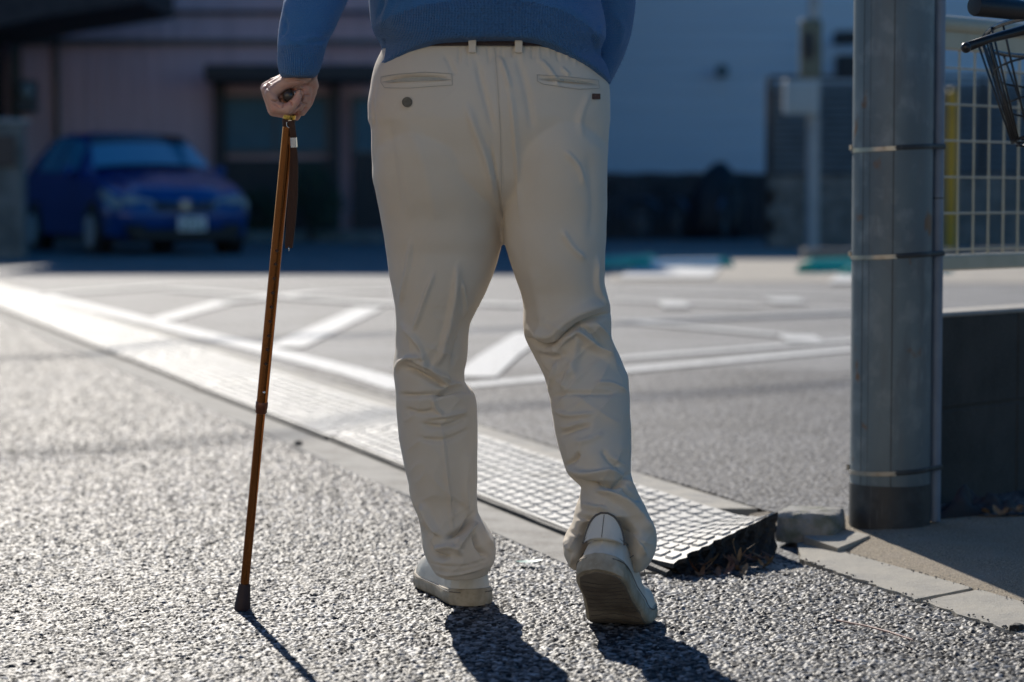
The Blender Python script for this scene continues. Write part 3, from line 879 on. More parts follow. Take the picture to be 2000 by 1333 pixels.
stop(g(1238, 525), g(1425, 521), .07, 'bright white wheel stop with a teal end left of the grey pole', ends_=.16)
stop(g(1572, 534), g(1790, 524), .10, 'teal wheel stop just left of the grey pole', white=False)
stop(g(1650, 540), g(1850, 533), .07, 'white wheel stop mostly hidden behind the grey pole', ends_=.16)
for (u0, v0, u1, v1) in ((1215, 543, 1385, 543), ):
    P = [g(1212, 549), g(1392, 549), g(1405, 536), g(1240, 536)]

# ================================================================== the blue car
def car():
    M_cb = mat('car_blue', (.004, .048, .21), .22, metal=.1, spec=.5, coat=.4, noise=(3, (.005, .06, .25), .4, .6))
    M_cg = mat('car_glass', (.05, .24, .36), .05, spec=.9)
    M_ck = mat('car_black', (.012, .012, .014), .5)
    M_ch = mat('car_chrome', (.6, .62, .65), .18, metal=1)
    M_hl = mat('headlight_lens', (.30, .32, .30), .12, spec=.9)
    e = empty('blue_car', (-3.82, 28.2, 0), 0, 'blue compact hatchback parked facing the camera by the pink house', 'car')
    # stations: y (from nose), z_bottom, w_sill, w_mid, w_belt, z_belt, w_roof, z_roof
    S = [(0.00, .30, .50, .56, .46, .62, .30, .66), (.06, .22, .70, .74, .66, .66, .42, .72), (.22, .20, .80, .83, .76, .75, .50, .82),
         (.50, .20, .83, .845, .80, .84, .55, .91), (.90, .20, .84, .848, .82, .92, .58, 1.00), (1.12, .20, .84, .848, .825, .955, .62, 1.05),
         (1.45, .20, .84, .848, .82, .965, .60, 1.27), (1.75, .20, .84, .848, .82, .975, .575, 1.42), (2.2, .20, .84, .848, .82, .985, .565, 1.50), (2.8, .20, .84, .848, .82, 1.0, .56, 1.52),
         (3.3, .20, .84, .848, .81, 1.02, .55, 1.49), (3.65, .22, .83, .84, .79, 1.03, .53, 1.40), (3.85, .26, .80, .82, .77, 1.0, .52, 1.12), (3.95, .32, .70, .74, .70, .9, .48, .95)]
    n = 60; ys_ = np.linspace(0, 3.95, n); A = interp([tuple(s) for s in S], ys_); V = []; Q = []
    def sec(r_):
        zb, ws, wm, wb, zbelt, wr, zr = r_
        return [(0, zb), (ws * .8, zb), (ws, zb + .06), (wm, .5), (wm, zbelt - .12), (wb, zbelt), (wb * .5 + wr * .5 + .02, (zbelt + zr) / 2), (wr + .03, zr - .07), (wr - .06, zr - .015), (wr * .5, zr + .012), (0, zr + .018)]
    secs = []
    for y, r_ in zip(ys_, A):
        s = sec(r_); full = s + [(-x, z) for x, z in s[-2:0:-1]]
        secs.append([(x, y, z) for x, z in full])
    A3 = np.array(secs); V, Q = rings(A3)
    body = mobj('body', V, Q, M_cb, e, local=True, autos=R(50))
    def strip_(name, y0, y1, f0, f1, m, off, sides=(1,), par=None, ny=10, nz=6):
        pass
    def at(y, f):
        """point on the section at y: f index along right half (0..10)"""
        r_ = interp([tuple(s) for s in S], [y])[0]; s = sec(r_); i = min(int(f), 9); t = f - i
        return Vector((s[i][0] * (1 - t) + s[i + 1][0] * t, y, s[i][1] * (1 - t) + s[i + 1][1] * t))
    def grid(fn, nu, nv, name, m, par, smooth=True, flip=False):
        V = [fn(i / nu, j / nv) for i in range(nu + 1) for j in range(nv + 1)]; Q = []
        for i in range(nu):
            for j in range(nv):
                a = i * (nv + 1) + j; q = (a, a + 1, a + nv + 2, a + nv + 1); Q.append(q[::-1] if flip else q)
        return mobj(name, V, Q, m, par, smooth=smooth, local=True)
    # windscreen: from cowl to roof front
    def ws(a, b):
        x = (b * 2 - 1); y = 1.13 + a * .62; z = 1.055 + (1.435 - 1.055) * a + .012 * (1 - x * x); w = .70 - .13 * a
        return Vector((x * w, y - .10 * (1 - x * x) * (1 - a * .5), z + .022 + (1 - x * x) * .02))
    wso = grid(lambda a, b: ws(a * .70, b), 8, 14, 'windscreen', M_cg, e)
    grid(lambda a, b: ws(.70 + a * .30, b), 3, 14, 'reflection_band', mat('car_glass_reflection', (.006, .012, .02), .1), wso)  # dark reflection painted into the upper part of the glass
    for sx in (-1, 1):
        for (ya, yb) in ((1.52, 2.28), (2.36, 3.12)):
            def sw(a, b, sx=sx, ya=ya, yb=yb):
                y = ya + (yb - ya) * b; f = 5.12 + (7.0 - 5.12) * a * (1 if ya > 2 or b > .25 else .25 + 3 * b); p = at(y, f)
                return Vector((sx * (p.x + .008), y, p.z))
            grid(sw, 5, 8, 'side_window', M_cg, e)
        def hl(a, b, sx=sx):
            y = .06 + .42 * b; f = 4.1 + .9 * a * (1 - .2 * b); p = at(y, f); return Vector((sx * (p.x + .012), y - .012, p.z + .006))
        grid(hl, 4, 6, 'headlight', M_hl, e)
        def hl2(a, b, sx=sx):
            x = .34 + .34 * b; return Vector((sx * x, -.012 + .06 * b + .02 * a, .60 + .035 * b + (.075 + .03 * b) * a))
        grid(hl2, 3, 4, 'headlight', M_hl, e)
        w = MB(); w.box((sx * .56, .015, .34), (.22, .12, .12), bev=.03); fo = w.build('fog_recess', M_ck, e, local=True)
        mr = MB(); mr.ball((sx * .91, 1.42, 1.02), (.085, .06, .065), 14, 8); mr.tube([(sx * .80, 1.46, .98), (sx * .88, 1.43, 1.0)], .02, 6); mr.build('mirror', M_cb, e, smooth=True, local=True)
    # nose: grille, bar, badge, intake, plate
    gr = MB(); gr.box((0, -.012, .60), (.68, .05, .085), bev=.02); go = gr.build('grille', M_ck, e, local=True)
    MB().tube([(-.36, -.02, .665), (-.2, -.045, .645), (0, -.05, .64), (.2, -.045, .645), (.36, -.02, .665)], .014, 8, flat=1.4).build('chrome_bar', M_ch, go, local=True)
    bd = MB(); bd.tube([(-.065, -.055, .665), (-.05, -.055, .575), (.05, -.055, .575), (.065, -.055, .665), (-.065, -.055, .665)], .007, 6)
    bd.box((-.025, -.056, .62), (.012, .012, .07)).box((.025, -.056, .62), (.012, .012, .07)).box((0, -.056, .62), (.05, .012, .012)); bd.build('badge', M_ch, go, local=True)
    MB().box((0, .02, .27), (1.25, .12, .16), bev=.04).build('intake', M_ck, e, local=True)
    pl = MB().box((.08, -.045, .40), (.33, .016, .165), bev=.008).build('number_plate', mat('plate_white', (.72, .74, .74), .45), e, local=True)
    ch = MB()
    for i, x in enumerate((-.10, -.05, .0, .05, .10)):
        if i != 2: ch.box((x + .08, -.0545, .375), (.028, .004, .07)).box((x + .08, -.0545, .375), (.012, .005, .03))
        else: ch.box((x + .08, -.0545, .375), (.02, .004, .01))
    ch.box((.05, -.0545, .445), (.06, .004, .025)).box((.115, -.0545, .445), (.03, .004, .025))
    ch.build('plate_digits', mat('plate_green', (.03, .16, .09), .5), pl, local=True)
    MB().box((0, 1.95, .21), (1.5, 3.4, .06)).build('underbody', M_ck, e, local=True)
    for y in (.72, 3.2):
        for sx in (-1, 1):
            t = MB(); t.lathe([(.18, -.1), (.285, -.095), (.305, -.06), (.305, .06), (.285, .095), (.18, .1)], (sx * .755, y, .305), (1, 0, 0), 28)
            w = MB(); w.lathe([(.195, 0), (.19, .012 * 1), (.05, .02)], (sx * .862, y, .305), (sx, 0, 0), 24)
            for i in range(7):
                an = i * 2 * math.pi / 7; w.tube([(sx * .87, y + .04 * math.cos(an), .305 + .04 * math.sin(an)), (sx * .875, y + .18 * math.cos(an), .305 + .18 * math.sin(an))], .018, 6)
            arch = MB(); arch.lathe([(.345, -.06), (.345, .0)], (sx * .852, y, .325), (sx, 0, 0), 30)
            arch.build('wheel_arch', M_ck, e, local=True)
            tw = MB(); tw.V = t.V; tw.F = t.F; wo_ = tw.build('wheel', M_tyre, e, local=True, autos=R(40))
            # push tyre slightly proud of the arch
            w.build('rim', M_metalgrey, wo_, local=True, autos=R(40))
            wo_.location = (sx * .012, 0, 0)
    MB().box((0, .12, 1.0), (.001, .001, .001))
    e.rotation_euler = (0, 0, R(26)); e.scale = (1.04, 1.04, 1.0)
    return e
car()

# ================================================================== the grey steel pole
M_galv = mat('galvanised', (.135, .175, .195), .5, metal=.1, noise=[((6, 6, 3), (.095, .125, .145), .38, .62), (22, (.19, .225, .24), .5, .7), ((40, 40, 9), (.12, .145, .16), .5, .66), ((12, 12, 9), (.17, .085, .04), .645, .70)], bump=[(9, .002), (160, .0004)])
M_tape = mat('black_tape', (.028, .03, .034), .5, noise=[(30, (.045, .05, .055), .5, .7), ((200, 200, 8), (.11, .12, .13), .66, .74)], bump=(60, .0015))
M_cond = mat('conduit_grey', (.17, .22, .29), .5, noise=(20, (.14, .18, .25), .4, .7))
M_strap = mat('steel_strap', (.33, .32, .30), .32, metal=.9, noise=(60, (.25, .2, .15), .55, .75))
PXc, PYc, PR = .797, 5.075, .0835
e = empty('steel_pole', (PXc, PYc, .03), 0, 'thick grey galvanised steel pole with strapped conduit and black base on the right', 'pole')
def arc_wall(m, r, z0, z1, n=64, nz=1, facet=True):
    A = []
    for k in range(nz + 1):
        z = z0 + (z1 - z0) * k / nz
        th = np.linspace(0, 2 * math.pi, n, endpoint=False)
        # a faint twelve-sided section
        rr = r * (1 + .006 * np.abs(np.sin(th * 6)))
        A.append(np.stack([PXc + rr * np.cos(th), PYc + rr * np.sin(th), np.full(n, z)], -1))
    V, Q = rings(np.array(A)); m.add(V, Q)
b = MB(); arc_wall(b, PR, .115, 6.5, nz=3); b.build('shaft', M_galv, e, autos=R(30))
b = MB(); arc_wall(b, PR + .0012, .0, .118); b.build('base_band', M_tape, e, autos=R(30))
s_ = MB()
for u, w in ((1743, .0016), (1689, .0009), (1700, .0007)):
    x = (u - 1000) / F * (PYc - .08); dx = x - PXc; an = -math.acos(max(-1, min(1, dx / PR)))
    s_.box((PXc + (PR + .0003) * math.cos(an), PYc + (PR + .0003) * math.sin(an), 3.2), (w, w, 6.4), rot=(0, 0, an))
s_.build('seam', M_tape, e)
cx_ = PXc + PR + .0125
b = MB(); b.tube([(cx_, PYc + .004, .035), (cx_, PYc + .004, .72 - 5.0 * (384 - HOR) / F), (cx_, PYc + .004, 6.4)], .0125, 20)
b.build('conduit', M_cond, e, autos=R(40))
MB().tube([(cx_, PYc + .004, .715), (cx_, PYc + .004, .7175)], .0131, 20).build('joint', M_tape, e)
for k, v in enumerate((290, 501, 927)):
    z = CH + (HOR - v) * (PYc - .08) / F
    th0 = np.linspace(R(-192), R(-94 + k * 2), 30); tilt = .0015
    def band(th, r, hh, name, m, cap_=False):
        A = MB(); V = []; Q = []
        for t in th:
            for rr, zz in ((r, -hh), (r + .0022, -hh), (r + .0022, hh), (r, hh)):
                V.append((PXc + rr * math.cos(t), PYc + rr * math.sin(t), z + zz + .004 * math.cos(t)))
        for i in range(len(th) - 1):
            for j in range(4): a_ = i * 4 + j; b_ = i * 4 + (j + 1) % 4; Q.append((a_, a_ + 4, b_ + 4, b_))
        Q += [(0, 1, 2, 3), tuple(4 * (len(th) - 1) + j for j in (3, 2, 1, 0))]
        A.add(V, Q); return A.build(name, m, e, autos=R(40))
    so_ = band(th0, PR + .0006, .0045, 'strap', M_strap)
    # dark strap half wraps the conduit as well
    P = []
    for t in np.linspace(R(-96 + k * 2), R(-30), 14): P.append((PXc + (PR + .0016) * math.cos(t), PYc + (PR + .0016) * math.sin(t), z + .004 * math.cos(t) + .001))
    for t in np.linspace(R(-50), R(60), 10): P.append((cx_ + .0150 * math.cos(t), PYc + .004 + .0150 * math.sin(t), z + .005))
    for t in np.linspace(R(30), R(168), 20): P.append((PXc + (PR + .0016) * math.cos(t), PYc + (PR + .0016) * math.sin(t), z + .004 * math.cos(t)))
    A = MB(); A.tube(P, .0052, 8, flat=.28, up=(0, 0, 1)); A.build('strap', M_tape, e)
    c_ = MB(); t = R(-190); c_.box((PXc + (PR + .004) * math.cos(t), PYc + (PR + .004) * math.sin(t), z + .003), (.007, .012, .012), rot=(0, 0, t), bev=.001); c_.build('buckle', M_strap, so_)

# ================================================================== low wall and mesh fence
WD = Vector((.68, .73, 0)).normalized(); WN = Vector((-WD.y, WD.x, 0)) * -1      # WN faces the camera side
W0 = Vector((.905, 5.30, 0))
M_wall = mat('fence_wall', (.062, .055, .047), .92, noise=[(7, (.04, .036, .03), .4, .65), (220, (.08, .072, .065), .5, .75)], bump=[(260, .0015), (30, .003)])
M_wtop = mat('wall_cap', (.36, .34, .31), .9, noise=(40, (.28, .265, .24), .4, .7), bump=(150, .002))
e = empty('block_wall', (1.2, 5.6, .03), 0, 'low dark block wall behind the steel pole, lit along its top', 'wall')
def wbox(m, s0, s1, z0, z1, th, back=0.0, bev=0.0):
    c = W0 + WD * ((s0 + s1) / 2) - WN * (th / 2 + back) + Vector((0, 0, (z0 + z1) / 2)); m.box(c, (s1 - s0, th, z1 - z0), rot=(0, 0, math.atan2(WD.y, WD.x)), bev=bev)
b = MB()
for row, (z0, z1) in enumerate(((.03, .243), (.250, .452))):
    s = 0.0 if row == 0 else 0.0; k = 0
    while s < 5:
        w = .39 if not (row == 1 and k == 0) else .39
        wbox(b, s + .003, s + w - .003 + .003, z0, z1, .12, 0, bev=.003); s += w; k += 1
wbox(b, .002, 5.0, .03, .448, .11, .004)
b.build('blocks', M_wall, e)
b = MB(); wbox(b, -.002, 5.0, .4515, .462, .126, -.003, bev=.004); b.build('coping', M_wtop, e)

M_beige = mat('beige_fence', (.47, .42, .31), .45, noise=(20, (.40, .36, .26), .4, .7))
e = empty('mesh_fence', (1.2, 5.6, .462), 0, 'beige welded mesh fence standing on the low wall', 'fence')
def fp(s, z, bk=.06): return W0 + WD * s - WN * bk + Vector((0, 0, z))
sag = lambda s: 0
b = MB()
b.tube([fp(-.02, 1.105), fp(5, 1.105)], .021, 14); wb = MB(); wb.box(tuple(fp(2.49, 1.072)), (5.0, .022, .045), rot=(0, 0, math.atan2(WD.y, WD.x)), bev=.003)
b.build('top_rail', M_beige, e, autos=R(40)); wb.build('top_channel', M_beige, e)
b = MB(); b.box(tuple(fp(2.49, .570)), (5.0, .03, .036), rot=(0, 0, math.atan2(WD.y, WD.x)), bev=.004); b.build('bottom_rail', M_beige, e)
b = MB(); s = .03
while s < 4.9: b.tube([fp(s, .588), fp(s, 1.07)], .0026, 6); s += .0645
z = .60
while z < 1.05: b.tube([fp(-.01, z, .056), fp(4.95, z, .056)], .0022, 6); z += .0818
b.build('wire_mesh', M_beige, e)
for s in (2.0, 4.0):
    b = MB(); b.box(tuple(fp(s, .79, .085)), (.05, .05, .66), rot=(0, 0, math.atan2(WD.y, WD.x)), bev=.005); b.build('post', M_beige, e)

# ================================================================== bicycle standing on the pavement, mostly out of frame
M_chr = mat('chrome_wire', (.45, .46, .48), .25, metal=1.0)
M_grip = mat('grip_rubber', (.012, .013, .018), .45, bump=(300, .0006))
M_wire = mat('black_wire', (.012, .013, .016), .35, spec=.5)
def near_bicycle():
    e = empty('bicycle', (1.145, 4.36, .03), R(0), 'black bicycle with a wire front basket at the right edge before the mesh fence', 'bicycle')
    z0 = 0
    for y in (.38, -.72):
        w = MB(); wheel_ring(w, (0, y, .33), .315, .02, n=48, k=10); wo_ = w.build('wheel', M_tyre, e, local=True, smooth=True)
        r_ = MB(); wheel_ring(r_, (0, y, .33), .292, .010, n=48); r_.build('rim', M_chr, wo_, local=True, smooth=True)
        s_ = MB()
        for i in range(28):
            an = i * math.pi / 14; s_.tube([(.02 * (-1)**i, y + .02 * math.cos(an), .33 + .02 * math.sin(an)), (0, y + .29 * math.cos(an + .2), .33 + .29 * math.sin(an + .2))], .0011, 4)
        s_.tube([(-.05, y, .33), (.05, y, .33)], .018, 10); s_.build('spokes', M_chr, wo_, local=True)
        f = MB(); f.tube([(0, y + .35 * math.cos(a_), .33 + .35 * math.sin(a_)) for a_ in np.linspace(.3, 2.7, 16)], .028, 8, flat=.35, up=(1, 0, 0)); f.build('mudguard', M_wire, e, local=True, smooth=True)
    f = MB()
    for p, q, r in (((0, -.22, .28), (0, -.34, .78), .016), ((0, -.30, .62), (0, .16, .78), .017), ((0, -.22, .28), (0, .16, .70), .019), ((.05, -.72, .33), (.03, -.22, .28), .009), ((-.05, -.72, .33), (-.03, -.22, .28), .009),
                    ((.05, -.72, .33), (.02, -.31, .66), .008), ((-.05, -.72, .33), (-.02, -.31, .66), .008), ((0, .14, .86), (0, .21, .66), .02)): f.tube([p, q], r, 10)
    for sx in (-1, 1): f.tube([(sx * .05, .38, .33), (sx * .05, .25, .62), (0, .21, .66)], .011, 8)
    f.build('frame', M_wire, e, local=True, smooth=True)
    MB().box((0, -.38, .84), (.16, .25, .07), bev=.03).build('saddle', M_grip, e, local=True)
    MB().tube([(0, -.34, .75), (0, -.36, .83)], .012, 8).build('seat_post', M_chr, e, local=True)
    c = MB(); c.tube([(.06, -.24, .28), (.06, -.20, .28)], .09, 20); c.tube([(.05, -.22, .28), (.09, -.15, .14)], .009, 8); c.tube([(-.05, -.22, .28), (-.09, -.29, .42)], .009, 8)
    c.box((.12, -.15, .14), (.08, .06, .02), bev=.005).box((-.12, -.29, .42), (.08, .06, .02), bev=.005); c.build('crank', M_chr, e, local=True)
    st = MB(); st.tube([(-.05, -.70, .30), (-.14, -.86, .0)], .008, 8); st.build('kickstand', M_chr, e, local=True)
    # handlebar: bar end near photo pixel (1905, 26)
    hb = MB(); H = 1.022
    hb.tube([(0, .11, .88), (0, .10, .99)], .013, 10)
    hb.tube([(-.17, .06, H), (-.10, .10, H), (0, .11, .995), (.10, .10, H), (.17, .06, H)], .0115, 12)
    hb.build('handlebar', M_chr, e, local=True, smooth=True)
    for sx in (-1, 1):
        g_ = MB(); g_.lathe([(.010, 0), (.0172, .001), (.0185, .005), (.0185, .10), (.0165, .125), (.0165, .13)], (sx * .325, -.04, H + .006), (-sx * .78, .55, -.02), 24)
        g_.build('grip', M_grip, e, local=True, autos=R(40))
        l_ = MB(); l_.tube([(sx * .17, .085, H - .02), (sx * .20, .09, H - .026), (sx * .28, .035, H - .047), (sx * .333, -.02, H - .066)], [.013, .010, .0075, .0085], 10)
        l_.ball((sx * .335, -.022, H - .067), .0098, 10, 8); l_.build('brake_lever', M_wire, e, local=True, smooth=True)
    bk = MB(); rim = MB()
    def loop(m, z, a, y0, y1, r):
        P = []; 
        cr = .125
        corners = [(-a, y0), (a, y0), (a, y1), (-a, y1)]
        for k, (sx, sy, t0) in enumerate(((-1, -1, 180), (1, -1, 270), (1, 1, 0), (-1, 1, 90))):
            cx = sx * (a - cr); cy = (y0 + cr) if sy < 0 else (y1 - cr)
            for t in np.linspace(R(t0), R(t0 + 90), 7): P.append((cx + cr * math.cos(t), cy + cr * math.sin(t), z))
        P.append(P[0]); m.tube(P, r, 8, cap=False)
        return P
    P1 = loop(rim, .972, .235, .17, .47, .0048)
    P2 = loop(bk, .905, .215, .185, .452, .0022); P2b = loop(bk, .84, .195, .20, .436, .0022); P3 = loop(bk, .772, .175, .215, .42, .0030)
    n = len(P1) - 1
    for i in range(0, n):
        if i % 7 in (0, 2, 4, 6): bk.tube([P1[i], P2[i], P2b[i], P3[i]], .0022, 6)
    for t in np.linspace(.08, .92, 8):
        for yy1, yy3 in ((.17, .215), (.47, .42)):
            x1 = -.145 + .29 * t; x3 = -.093 + .186 * t; bk.tube([(x1, yy1, .972), (x3, yy3, .772)], .0022, 6)
        bk.tube([(-.093 + .186 * t, .215, .772), (-.093 + .186 * t, .42, .772)], .0022, 6)
    for t in np.linspace(.1, .9, 5):
        for sx in (-1, 1): bk.tube([(sx * .235, .24 + .16 * t, .972), (sx * .175, .285 + .065 * t, .772)], .0022, 6)
        bk.tube([(-.163, .25 + .13 * t, .772), (.163, .25 + .13 * t, .772)], .0022, 6)
    tiltf = lambda v: (v[0], v[1], v[2] + .056 - (v[1] - .17) * .2)
    bk.V = [tiltf(v) for v in bk.V]; rim.V = [tiltf(v) for v in rim.V]
    bo = bk.build('basket', M_wire, e, local=True, smooth=True); rim.build('basket_rim', mat('rim_wire', (.22, .225, .23), .25, metal=.85), bo, local=True, smooth=True)
    return e
near_bicycle()

# ================================================================== small things on the ground
M_rock = mat('broken_kerb', (.30, .29, .27), .9, noise=[(30, (.15, .155, .11), .44, .66), (9, (.36, .33, .29), .5, .7), (160, (.2, .2, .18), .55, .75)], bump=[(60, .006), (300, .001)])
def rock(name, c, d, rz, mt, label, cat, seed, sub=14, amp=.1, zb=0.0, group=None):
    """boxy broken lump with uneven faces"""
    r_ = np.random.RandomState(seed); V = []; Q = []
    n = sub
    th = np.linspace(0, 2 * math.pi, 4 * n, endpoint=False); A = []
    for z, k in ((0, .95), (.12, 1.0), (.35, 1.0), (.6, .985), (.82, .96), (.94, .90), (1.0, .80)):
        c_, s_ = np.cos(th), np.sin(th); x = np.sign(c_) * np.abs(c_)**.38 * k; y = np.sign(s_) * np.abs(s_)**.38 * k
        P = np.stack([x, y, np.full_like(x, z * 2)], -1); ns = vnoise(P + seed * 7.1, 2.1)[:, None] * amp + vnoise(P + seed * 3.7, 5.0)[:, None] * amp * .5
        P[:, :2] *= 1 + ns; P[:, 2] += ns[:, 0] * .8 * (z > 0)
        A.append(P * np.array([d[0] / 2, d[1] / 2, d[2] / 2]))
    V, Q = rings(np.array(A)); m = np.array([[math.cos(rz), math.sin(rz), 0], [-math.sin(rz), math.cos(rz), 0], [0, 0, 1]])
    V = V @ m + np.array(c) + np.array([0, 0, zb])
    o = mobj(name, V, Q, mt, autos=R(35)); tag(o, label, cat, group); return o
rock('kerb_stone', (.625, 5.02, .004), (.135, .13, .062), R(-20), M_rock, 'broken mossy kerb stone between the mat end and the steel pole', 'stone', 2, amp=.07)
tag(MB().prism([(.60, 4.94, .022), (.655, 4.83, .014), (.735, 4.93, .026), (.70, 5.01, .026)], (0, 0, -.02)).build('paving_piece', M_slab), 'small flat triangular piece of paving at the foot of the steel pole', 'slab')

def leaf(m, p, L, w, az, tilt, curl=.3):
    V = []; n = 7; a = Vector((math.cos(az), math.sin(az), 0)); b = Vector((-math.sin(az), math.cos(az), 0))
    for i in range(n + 1):
        t = i / n; ww = w * math.sin(math.pi * min(t * .92 + .06, 1))**.8
        c = Vector(p) + a * (t - .5) * L + Vector((0, 0, (t - .5) * L * tilt + curl * L * (t - .5)**2 * 2))
        V += [c - b * ww + Vector((0, 0, ww * curl)), c, c + b * ww + Vector((0, 0, ww * curl * .6))]
    Q = []
    for i in range(n):
        for j in range(2): k = i * 3 + j; Q.append((k, k + 1, k + 4, k + 3))
    m.add(V, Q)
M_leafbr = [mat('dry_leaf', c, .7, noise=(90, c2, .4, .7)) for c, c2 in (((.15, .085, .045), (.08, .04, .02)), ((.24, .16, .085), (.13, .08, .04)), ((.12, .055, .03), (.07, .03, .015)))]
r_ = random.Random(12); lit = [MB() for _ in range(3)]
for i in range(62):
    t = r_.random(); u = 1338 + 175 * t; v = 1118 - 14 * t + r_.gauss(0, 7)
    p = G(u, v + 6, .0); p = (p[0], p[1] - .01 * r_.random(), .004 + r_.random()**1.5 * .018)
    leaf(lit[i % 3], p, r_.uniform(.022, .042), r_.uniform(.003, .0065), r_.uniform(0, 6.28), r_.uniform(-.9, .9), r_.uniform(-.1, .5))
for i, m in enumerate(lit):
    tag(m.build('leaf_litter', M_leafbr[i]), kind='stuff')
sp_ = MB(); sp_.tube([G(1447, 1108), PX(1440, 1085, 4.66), PX(1434, 1062, 4.65), PX(1437, 1056, 4.65)], [.0012, .001, .0008, .0005], 5)
sp_.tube([PX(1447, 1096, 4.66), PX(1460, 1078, 4.65), PX(1478, 1066, 4.64)], [.001, .0008, .0004], 5)
sp_.build('dry_sprig', M_leafbr[1]); tag(bpy.data.objects['dry_sprig'], 'thin dry forked sprig standing against the torn black mat end', 'twig')
m = MB(); leaf(m, PX(1447, 1092, 4.66), .018, .0045, 1.2, 1.6); tag(m.build('fallen_leaf', M_leafbr[1]), 'upright tan leaf against the torn black mat end', 'leaf')
# pale green leaf on the road
m = MB(); p = G(1034, 1113, .0); leaf(m, (p[0], p[1], .0105), .052, .017, .08, .05, .12); tag(m.build('green_leaf', mat('green_leaf', (.20, .42, .33), .45, noise=(160, (.42, .55, .46), .45, .6))), 'pale green leaf lying on the asphalt between the shoes', 'leaf')
# dark pebble by the gutter
rock('pebble', (G(581, 872)[0], G(581, 872)[1], 0), (.020, .02, .014), .4, M_matdark, 'small dark pebble on the gutter edge right of the cane', 'stone', 9, sub=6, amp=.15)
# twig
p0 = G(1637, 1228); p1 = G(1700, 1243); p2 = G(1745, 1258); p3 = G(1790, 1276)
m = MB(); m.tube([(p[0], p[1], .0095 + .002 * k) for k, p in enumerate((p0, p1, p2, p3))], [.0013, .0017, .0019, .0014], 6); tag(m.build('twig', mat('twig', (.36, .22, .18), .7)), 'thin reddish twig on the asphalt at the lower right', 'twig')
p = G(1990, 1243); rock('pebble', (p[0] + .004, p[1], .004), (.024, .018, .011), .9, M_matdark, 'dark pebble at the right edge where slab meets asphalt', 'stone', 4, sub=6, amp=.2)
# black rag and litter by the wall
M_rag = mat('black_rag', (.016, .013, .016), .7, noise=(20, (.04, .02, .02), .5, .75), bump=(40, .004))
n, k = 40, 26; V = []; Q = []
for i in range(n + 1):
    for j in range(k + 1):
        a, b_ = i / n * 2 - 1, j / k * 2 - 1; P = np.array([[a * 2 + 3, b_ * 2 + 1, .5]])
        env = max(0, 1 - a * a)**.6 * max(0, 1 - b_ * b_)**.5
        h_ = env * (.022 + .034 * abs(vnoise(P, 1.3)[0]) * 1.6 + .018 * vnoise(P, 3.1)[0])
        h_ += .020 * env * math.exp(-((a + .35) / .22)**2)
        V.append((1.01 + a * .105 + .02 * b_, 5.22 + b_ * .05 + .07 * a, .030 + max(h_, -.001)))
for i in range(n):
    for j in range(k): a_ = i * (k + 1) + j; Q.append((a_, a_ + k + 1, a_ + k + 2, a_ + 1))
tag(mobj('black_rag', V, Q, M_rag, smooth=True), 'crumpled black rag on the pavement in the shade behind the steel pole', 'rag')
lit = MB()
for i in range(9):
    leaf(lit, (1.005 + r_.random() * .09, 5.155 + r_.random() * .03, .036 + r_.random() * .01), .028, .009, r_.uniform(0, 6.28), r_.uniform(-.7, .7), .4)
tag(lit.build('leaf_litter', M_leafbr[1]), kind='stuff')
# grit and small leaf bits in the slab joints
gr = MB()
for i in range(120):
    y = r_.uniform(3.7, 5.0); x = S2(y) + r_.gauss(0, .004); s_ = r_.uniform(.0006, .0018)
    gr.box((x, y, .007), (s_ * 1.6, s_ * 1.3, s_), rot=(r_.random(), r_.random(), r_.random() * 3))
for i in range(70):
    y = r_.uniform(3.6, 4.72); x = L2(y) + abs(r_.gauss(0, .009)); s_ = r_.uniform(.0008, .0026)
    gr.box((x, y, .0075), (s_ * 1.6, s_ * 1.2, s_), rot=(r_.random(), r_.random(), r_.random() * 3))
tag(gr.build('grit', mat('grit_stone', (.16, .155, .145), .9)), kind='stuff')

